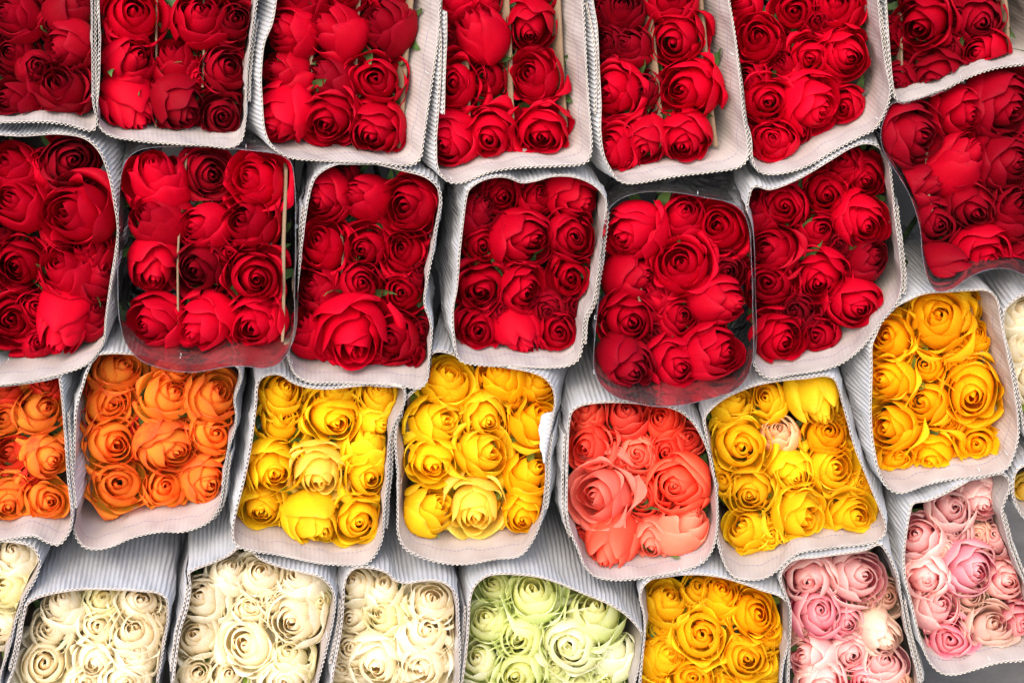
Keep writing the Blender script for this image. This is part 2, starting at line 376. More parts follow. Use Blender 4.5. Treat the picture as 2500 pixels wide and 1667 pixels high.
class Sleeve:
    def __init__(s, tile, outline, z0=0.0, sx=0.0, taper=0.12, ay=None, length=0.40):
        x0, y0 = tile
        pts = np.array(outline, float)
        px = x0 + pts[:, 0] / 2.8; py = y0 + pts[:, 1] / 2.8
        s.tile = tile; s.z0 = z0
        s.py0, s.py1 = py.min(), py.max()
        zz = z0 * (py - s.py0) / (s.py1 - s.py0)
        P = spline(px2local(px, py, zz))
        s.y0, s.y1 = P[:, 1].min(), P[:, 1].max()
        s.P, s.perim = resample(P, 400)
        s.c = s.P.mean(0)
        s.size = np.sqrt(abs(np.sum(s.P[:, 0] * np.roll(s.P[:, 1], -1) - np.roll(s.P[:, 0], -1) * s.P[:, 1]) / 2))
        s.ax = np.array([sx + s.c[0] / CAM_D, SP / CP if ay is None else ay])
        s.taper = taper; s.len = length
    def zf(s, y):
        # how far the mouth stands out at height y (a slack film leans out at its lower edge)
        return s.z0 * np.clip((s.y1 - y) / (s.y1 - s.y0), 0, 1)
    def scale(s, d):
        # the bunch swells sideways behind the mouth (leaves), then narrows towards the stems
        d = np.maximum(d, 0.0)
        k = s.taper / (0.5 * s.size)
        sh = np.maximum(d - 0.14, 0.0) * (1 - 0.6 * np.clip((d - 0.14) / 0.26, 0, 1))
        f = 0.075 * (1 - np.exp(-d / 0.075))
        return np.stack([1.0 + k * f - sh, 1.0 - 0.35 * f - 1.2 * sh], -1)
    def at(s, P, d):
        """cross-section points P (mouth, 2-D) carried back to depth d -> pile frame 3-D"""
        d = np.asarray(d, float)
        q = s.c + (P - s.c) * np.asarray(s.scale(d)) + s.ax * d[..., None]
        return np.concatenate([q, (s.zf(P[..., 1]) - d)[..., None]], -1)
    def section(s, L):
        """pile-frame points -> depth behind the mouth, place in the mouth's outline, cross scale"""
        d = s.zf(L[:, 1]) - L[:, 2]
        sc = s.scale(d)
        q = (L[:, :2] - s.ax * d[:, None] - s.c) / sc + s.c
        return d, q, sc
    def clamp(s, L, inset=0.0015):
        """press points (pile frame) that would pass through the wall back inside it"""
        L = L.copy()
        d, q, sc = s.section(L)
        idx = np.nonzero(d > -0.004)[0]
        if not len(idx):
            return L
        d, q, sc = d[idx], q[idx], sc[idx]
        k = ((q[:, None, :] - s.P[None]) ** 2).sum(-1).argmin(1)
        n = s.nrm[k]
        sd = ((q - s.P[k]) * n).sum(1) + inset
        q = q - n * np.where(sd > 0, sd + 0.0012 * np.tanh(np.maximum(sd, 0) / 0.01), 0)[:, None]
        L[idx, :2] = s.c + (q - s.c) * sc + s.ax * d[:, None]
        return L
    def push_out(s, L, gap):
        """points of a neighbour's wall that would stand inside this sleeve are pressed out against it"""
        d, q, sc = s.section(L)
        lo, hi = s.P.min(0) - 0.005, s.P.max(0) + 0.005
        idx = np.nonzero((d > -0.002) & (q > lo).all(1) & (q < hi).all(1))[0]
        for part in np.array_split(idx, max(1, len(idx) // 4000)):
            if not len(part):
                continue
            qq = q[part]
            k = ((qq[:, None, :] - s.P[None, ::2]) ** 2).sum(-1).argmin(1) * 2
            n = s.nrm[k]
            sd = ((qq - s.P[k]) * n).sum(1) - gap
            qq = qq - n * np.minimum(sd, 0)[:, None]
            L[part, :2] = s.c + (qq - s.c) * sc[part] + s.ax * d[part, None]
        return L
    def finish(s):
        s.near = []
        s.nrm = normals2(s.P)

DEPTHS = np.array([0, 0.0012, 0.004, 0.012, 0.025, 0.045, 0.07, 0.10, 0.14, 0.20, 0.28, 0.36, 0.40])
def rim_wave(rng, n):
    a = np.linspace(0, 2 * np.pi, n, endpoint=False)
    w = np.zeros(n)
    for k in range(2, 9):
        w += rng.normal() * np.cos(k * a + rng.uniform(0, 6.28)) / k
    return w * 0.0022
def build_board(name_parts, s, parent, base, rng, arc=None, off=0.0, lift=0.0, depths=DEPTHS, taper_in=None):
    """liner + fluted sheet around the whole mouth, or only along an arc (fractions of the girth)"""
    nfl = int(round(s.perim / PITCH_F)); M = nfl * 8
    P, per = resample(s.P, M)
    n = normals2(P)
    k = np.ones(9) / 9
    n = np.stack([np.convolve(np.r_[n[-4:, c], n[:, c], n[:4, c]], k, 'valid') for c in (0, 1)], -1)
    n /= np.linalg.norm(n, axis=1, keepdims=True)
    a = np.arange(M) / 8.0
    h = 0.0018 * (0.5 - 0.5 * np.cos(2 * np.pi * a))
    # girth-wise irregularities: flutes crushed here and there
    crush = np.interp(np.arange(M), np.linspace(0, M, 18), np.r_[rng.uniform(0.45, 1.05, 17), 0.8])
    h = h * crush
    rw = rim_wave(rng, M) * 1.5
    ph = rng.uniform(0, 6.28, 3) if arc is None else s.ph
    s.ph = ph
    sel = np.arange(M); closed = True
    if arc is not None:
        i0, i1 = int(arc[0] * M), int(arc[1] * M)
        sel = np.arange(i0, i1) % M; closed = False
    P, n, h, rw = P[sel], n[sel], h[sel], rw[sel]
    U = sel / 8.0 * PITCH_F
    m = len(sel)
    aa = sel / M * 2 * np.pi
    def sheet(offs):
        V = []
        for d in depths:
            dd = d - lift - rw * max(0.0, 1 - d / 0.05)
            cr = 0.0013 * (np.sin(ph[0] + 9 * aa + 40 * d) + 0.8 * np.sin(ph[1] + 17 * aa - 70 * d) + 0.6 * np.sin(ph[2] + 29 * aa + 120 * d)) * min(1.0, d / 0.02)
            V.append(s.at(P + n * (offs + cr)[:, None], dd))
        return np.concatenate(V)
    def shell(o_in, o_out, name, mat, offs_min=0.0):
        A, B = sheet(o_in), sheet(o_out)
        nv = len(depths)
        fa = grid_faces(m, nv, closed); fb = grid_faces(m, nv, closed, off=m * nv)
        i = np.arange(m if closed else m - 1); j = (i + 1) % m
        rim = np.stack([i, i + m * nv, j + m * nv, j], -1)
        V = np.concatenate([A, B])
        for o_ in s.near:
            V = o_.push_out(V, 0.0030 + offs_min)
        Wd = W(V) - base
        uv = np.stack([np.tile(U, nv), np.repeat(depths, m)], -1)
        uv = np.concatenate([uv, uv])
        return mesh_obj(name, Wd, np.concatenate([fa, fb[:, ::-1], rim]), mat, parent, uv)
    z = np.zeros(m)
    a_ = shell(z + off, z + off + 0.0005, name_parts[0], M_LINER)
    b_ = shell(z + off + 0.0006 + h, z + off + 0.0011 + h, name_parts[1], M_FLUTE)
    return a_, b_
def build_film(s, parent, base, rng):
    M = 260
    P, per = resample(s.P, M)
    n = normals2(P)
    depths = DEPTHS
    rw = rim_wave(rng, M) * 1.8
    a = np.linspace(0, 2 * np.pi, M, endpoint=False)
    V = []
    for q, d in enumerate(depths):
        wob = 0.0016 * np.sin(7 * a + 18 * d) + 0.0012 * np.sin(13 * a - 30 * d) + 0.0006 * np.sin(31 * a + 60 * d)
        wob = wob * min(1.0, d / 0.03)
        V.append(s.at(P + n * wob[:, None], d - rw * max(0.0, 1 - d / 0.06)))
    A = np.concatenate(V)
    V2 = []
    for q, d in enumerate(depths):
        wob = 0.0016 * np.sin(7 * a + 18 * d) + 0.0012 * np.sin(13 * a - 30 * d) + 0.0006 * np.sin(31 * a + 60 * d)
        wob = wob * min(1.0, d / 0.03) + 0.0005
        V2.append(s.at(P + n * wob[:, None], d - rw * max(0.0, 1 - d / 0.06)))
    B = np.concatenate(V2)
    fa = grid_faces(M, len(depths), True); fb = grid_faces(M, len(depths), True, off=M * len(depths))
    i = np.arange(M); j = (i + 1) % M; L = M * len(depths)
    rim = np.stack([i, i + L, j + L, j], -1)
    V = np.concatenate([A, B])
    for o_ in s.near:
        V = o_.push_out(V, 0.0030)
    return mesh_obj('film', W(V) - base, np.concatenate([fa, fb[:, ::-1], rim]), M_FILM, parent)
def tube(path, rad, sides=6):
    path = np.asarray(path, float); n = len(path)
    rad = np.broadcast_to(np.asarray(rad, float), (n,))
    T = np.gradient(path, axis=0); T /= np.linalg.norm(T, axis=1, keepdims=True) + 1e-12
    ref = np.array([0.3, 0.9, 0.2])
    A = np.cross(T, ref); A /= np.linalg.norm(A, axis=1, keepdims=True) + 1e-12
    B = np.cross(T, A)
    a = np.linspace(0, 2 * np.pi, sides, endpoint=False)
    V = path[:, None] + rad[:, None, None] * (np.cos(a)[None, :, None] * A[:, None] + np.sin(a)[None, :, None] * B[:, None])
    return V.reshape(-1, 3), grid_faces(sides, n, True)

# ------------------------------------------------------------------ one rose
def sstep(x):
    x = np.clip(x, 0, 1); return x * x * (3 - 2 * x)
def rose_petals(rng, o):
    """list of (t, verts(nv*nu,3), nu, nv, uv): petals of a bloom of radius 1 around (0,0,0), axis +z,
    from the tight heart outwards. o = how far it has opened, 0..1"""
    out = []
    n_in = 9; n_out = 8
    NP = n_in + n_out
    th = rng.uniform(0, 6.28)
    hz = 0.80 - 0.26 * o                       # height of the heart
    off = rng.normal(0, 0.06, 2)
    squash = rng.uniform(0.82, 1.0); sqa = rng.uniform(0, 3.14)
    hand = rng.choice([-1, 1])
    fold = rng.uniform(0.45, 1.0)              # how far the heart's petals close over each other
    mouth = (0.20 + 0.26 * o) * rng.uniform(0.88, 1.12)
    lob, lop, lom = rng.uniform(0.03, 0.11), rng.uniform(0, 6.28), int(rng.integers(2, 4))
    zb = -0.93
    for i in range(NP):
        t = i / (NP - 1)
        inner = i < n_in
        nu, nv = (17, 10) if inner else (21, 16)
        u = np.linspace(-1, 1, nu)[None, :]; v = np.linspace(0, 1, nv)[:, None]
        if inner:
            f = i / (n_in - 1)
            g = 0.0
            rt = 0.012 + mouth * f ** 0.9 + rng.normal(0, 0.014) * (0.2 + f)
            rb = rt * 0.95 + 0.24 + 0.22 * f
            zt = hz + fold * 0.13 * (1 - f) + (1 - fold) * 0.10 * f + rng.normal(0, 0.018)
            hw = 2.0 - 0.65 * f + rng.normal(0, 0.10)
        else:
            g = (i - n_in) / (n_out - 1)
            f = 1.0
            rt = mouth + 0.06 + (0.16 + 0.26 * o) * g + rng.normal(0, 0.02)
            rb = (0.70 + 0.30 * g) * rng.uniform(0.95, 1.06)
            zt = hz + 0.04 + 0.05 * o - (0.10 + 0.44 * o) * g ** 1.5 + rng.normal(0, 0.035)
            hw = 1.22 - 0.14 * g + rng.normal(0, 0.10)
        # rim outline: rounded shoulders, a slight point in the middle, a ragged edge
        shoulder = np.abs(u) ** 3.0 * (0.32 + 0.25 * t) * (zt - zb) * 0.7
        tip = (0.02 + 0.075 * g) * np.exp(-(u / 0.20) ** 2)
        rag = (0.005 + 0.011 * t) * np.sin(11 * u + rng.uniform(0, 6.3)) * np.sin(4 * u + rng.uniform(0, 6.3))
        ztu = zt - shoulder + tip + 0.022 * np.sin(4.2 * u + rng.uniform(0, 6.3)) + rag
        spiral = 1.0 + hand * (0.13 - 0.08 * t) * u
        B0 = (1 - v) ** 3; B1 = 3 * v * (1 - v) ** 2; B2 = 3 * v * v * (1 - v); B3 = v ** 3
        if inner:
            # shoulders high and close: the tips lean in over the next petal
            m_r = rt + 0.10 + 0.20 * fold * (0.5 + 0.5 * f)
            mid = ztu - (0.32 - 0.20 * fold)
        else:
            m_r = rb * 1.12 + 0.05 * o
            mid = zb + 0.66 * (ztu - zb)
        r = B0 * 0.10 + B1 * rb * 1.22 + B2 * m_r + B3 * rt
        z = B0 * zb + B1 * (zb + 0.05) + B2 * mid + B3 * ztu
        r = r * spiral
        # rolled-back rim: both sides of the tip roll more than the tip itself
        if inner:
            cs = (0.02 + 0.05 * o) * (0.4 + f); c0 = 0.88
        else:
            cs = (0.15 + 0.15 * o) * (0.65 + 0.35 * g) * rng.uniform(0.75, 1.45); c0 = 0.66
        q = np.clip((v - c0) / (1 - c0), 0, 1)
        prof = 0.62 + 0.62 * np.exp(-((np.abs(u) - 0.58) / 0.30) ** 2) + 0.15 * np.sin(3 * u + rng.uniform(0, 6.3))
        cu = cs * prof
        r = r + cu * q ** 1.5
        z = z - cu * (1.05 if not inner else 0.6) * q ** 2.3
        # soft waves and dents
        r = r + t * 0.032 * np.sin(2.6 * u + rng.uniform(0, 6.3)) * v ** 1.5 + t * 0.016 * np.sin(7.5 * u + rng.uniform(0, 6.3)) * v ** 4
        z = z + t * 0.024 * np.sin(3.7 * u + rng.uniform(0, 6.3)) * v ** 2
        ang = th + hw * u + 0.06 * np.sin(3 * v + i)
        # the heart is not round: a few lobes
        r = r * (1 + lob * np.cos(lom * ang + lop) * np.clip(1.2 - t, 0, 1) * v)
        sh = rng.normal(0, 0.022 + 0.02 * g, 2)
        X = r * np.cos(ang) + (off[0] * (1 - t) + sh[0]) * v; Y = r * np.sin(ang) + (off[1] * (1 - t) + sh[1]) * v
        Z = z + 0 * u
        c_, s_ = math.cos(sqa), math.sin(sqa)
        A = X * c_ + Y * s_; Bq = (-X * s_ + Y * c_) * (1 - (1 - squash) * (1 - 0.4 * t))
        X = A * c_ - Bq * s_; Y = A * s_ + Bq * c_
        V = np.stack([X, Y, Z + 0 * X], -1).reshape(-1, 3)
        uv = np.stack([np.full(nu * nv, t), np.repeat(v[:, 0], nu), np.tile(u[0] * hw, nv) + 7.3 * i + rng.uniform(0, 50)], -1)
        out.append((t, V, nu, nv, uv))
        th += 2.399 + rng.normal(0, 0.22)
    return out, n_in
def sepal_geo(rng, pale):
    Vs, Fs, k = [], [], 0
    for j in range(5):
        a0 = j * 1.2566 + rng.normal(0, 0.15)
        spread = rng.uniform(0.15, 1.25)
        nu, nv = 5, 9
        u = np.linspace(-1, 1, nu)[None, :]; v = np.linspace(0, 1, nv)[:, None]
        w = 0.20 * np.sin(np.pi * np.clip(v * 0.92 + 0.08, 0, 1)) ** 0.8 * (1 - v) ** 0.35 + 0.004
        r = 0.12 + 1.0 * np.sin(v * 1.6) * (0.98 + 0.10 * spread) + 0.35 * spread * v ** 2
        z = -0.98 + 0.9 * v ** 1.6 * (1 - 0.75 * spread) + 0.03 * u ** 2
        ang = a0 + 0.25 * v * rng.normal(0, 1)
        X = r * np.cos(ang) - w * u * np.sin(ang); Y = r * np.sin(ang) + w * u * np.cos(ang)
        Vs.append(np.stack([X, Y, z + 0 * X], -1).reshape(-1, 3)); Fs.append(grid_faces(nu, nv, False, k)); k += nu * nv
    # small hip under the bloom
    prof = [(0.02, -1.22), (0.11, -1.20), (0.15, -1.10), (0.13, -1.0), (0.20, -0.93)]
    a = np.linspace(0, 2 * np.pi, 10, endpoint=False)
    V = np.array([[r * math.cos(x), r * math.sin(x), z] for r, z in prof for x in a])
    Vs.append(V); Fs.append(grid_faces(10, len(prof), True, k))
    return np.concatenate(Vs), np.concatenate(Fs)

OPEN = {'b': 0.12, 'h': 0.48, 'o': 0.92}
def make_rose(kind, s, px, py, Rpx, hx, hy, state, mat, label, group, rng, depth, leaf=False):
    z = s.z0 - depth
    c = px2local(px, py, z)
    R = Rpx / 2500.0 * (CAM_D - z) / CAM_D
    dx, dy = (hx - px) / Rpx, -(hy - py) / Rpx
    m = min(math.hypot(dx, dy) / 0.86, 0.84)
    tilt = math.asin(m)
    a = math.atan2(dy, dx)
    # view ray from the camera to this bloom
    eye = np.array([-c[0], -c[1], CAM_D - z]); eye /= np.linalg.norm(eye)
    side = np.array([math.cos(a), math.sin(a), 0.0]); side -= eye * side.dot(eye); side /= np.linalg.norm(side)
    axis = eye * math.cos(tilt) + side * math.sin(tilt)
    e1 = np.cross([0.31, 0.77, 0.12], axis); e1 /= np.linalg.norm(e1); e2 = np.cross(axis, e1)
    F = np.stack([e1, e2, axis], 0)
    o = np.clip(OPEN[state] + rng.normal(0, 0.07), 0.03, 1.05)
    size = R * (1.35 - 0.16 * o)
    lon = rng.uniform(0.98, 1.12) if state != 'b' else rng.uniform(1.08, 1.25)
    C3 = np.array([c[0], c[1], z])
    def place(V):
        V = V * np.array([size, size, size * lon])
        return V @ F + C3
    petals, n_in = rose_petals(rng, o)
    base = W(C3 - axis * size * lon)
    e = empty(kind, base, label, 'rose', group)
    # heart = all the tight inner petals, then each outer petal
    Vs, Fs, Us, k = [], [], [], 0
    for t, V, nu, nv, uv in petals[:n_in]:
        Vs.append(V); Us.append(uv); Fs.append(grid_faces(nu, nv, False, k)); k += nu * nv
    tone = float(np.clip(rng.normal(0, 0.5), -1, 1))
    def add(name, V, Fc, mt, uv=None):
        L = s.clamp(place(V))
        if uv is None:
            ob = mesh_obj(name, W(L) - base, Fc, mt, e)
        else:
            ob = mesh_obj(name, W(L) - base, Fc, mt, e, uv[:, :2], 'petal', uv2=uv[:, [2, 1]])
        ob['tone'] = tone
        return ob
    add('heart', np.concatenate(Vs), np.concatenate(Fs), mat, np.concatenate(Us))
    for t, V, nu, nv, uv in petals[n_in:]:
        add('petal', V, grid_faces(nu, nv), mat, uv)
    V, Fc = sepal_geo(rng, 0)
    add('calyx', V, Fc, M_SEPAL_PALE if kind in ('yellow_rose', 'green_rose', 'cream_rose') and rng.random() < 0.7 else M_SEPAL)
    # stem runs back along the sleeve
    p0 = C3 - axis * size * lon * 1.15
    dd = s.z0 - p0[2]
    tgt_d = 0.30
    q0 = p0[:2] - s.ax * dd
    q1 = s.c + (q0 - s.c) * 0.55
    path = []
    for f in np.linspace(0, 1, 8):
        g = sstep(f)
        d = dd + (tgt_d - dd) * f
        xy = (q0 * (1 - g) + q1 * g) + s.ax * d
        b = np.array([xy[0], xy[1], s.z0 - d])
        straight = p0 - axis * f * (tgt_d - dd)
        w = max(0.0, 1 - f * 3)
        path.append(b * (1 - w) + straight * w)
    V, Fc = tube(path, 0.0030, 7)
    mesh_obj('stem', W(V) - base, Fc, M_STEM, e)
    if leaf:
        nu, nv = 7, 11
        u = np.linspace(-1, 1, nu)[None, :]; v = np.linspace(0, 1, nv)[:, None]
        w = 0.42 * np.sin(np.pi * v) ** 0.75 * (1 - 0.35 * v)
        ang = leaf if leaf is not True else rng.uniform(0, 6.28)
        r = 0.75 + 0.95 * v; zz = -0.75 + 0.75 * v - 0.25 * v ** 2 - 0.10 * np.abs(u)
        # leaf lies beside the bloom, direction given in the picture plane
        d0 = np.array([math.cos(ang), math.sin(ang), 0]); d1 = np.array([-d0[1], d0[0], 0])
        L = (r[..., None] * d0 + (w * u)[..., None] * d1 + zz[..., None] * np.array([0, 0, 1.0])).reshape(-1, 3) * size + C3
        mesh_obj('leaf', W(s.clamp(L)) - base, grid_faces(nu, nv), M_LEAF, e)
    return e
# ------------------------------------------------------------------ what stands where
# tiles of the photograph the outlines and blooms were measured in (origin in photo pixels, 2.8 units per pixel)
A, B, C, D = (0, 0), (600, 0), (1200, 0), (1800, 0)
E, F_, G, H = (0, 400), (600, 400), (1200, 400), (1800, 400)
I, J, K, L_ = (0, 800), (550, 800), (1200, 900), (1800, 700)
M_, N_, O_, P_ = (0, 1107), (600, 1107), (1200, 1107), (1800, 1107)
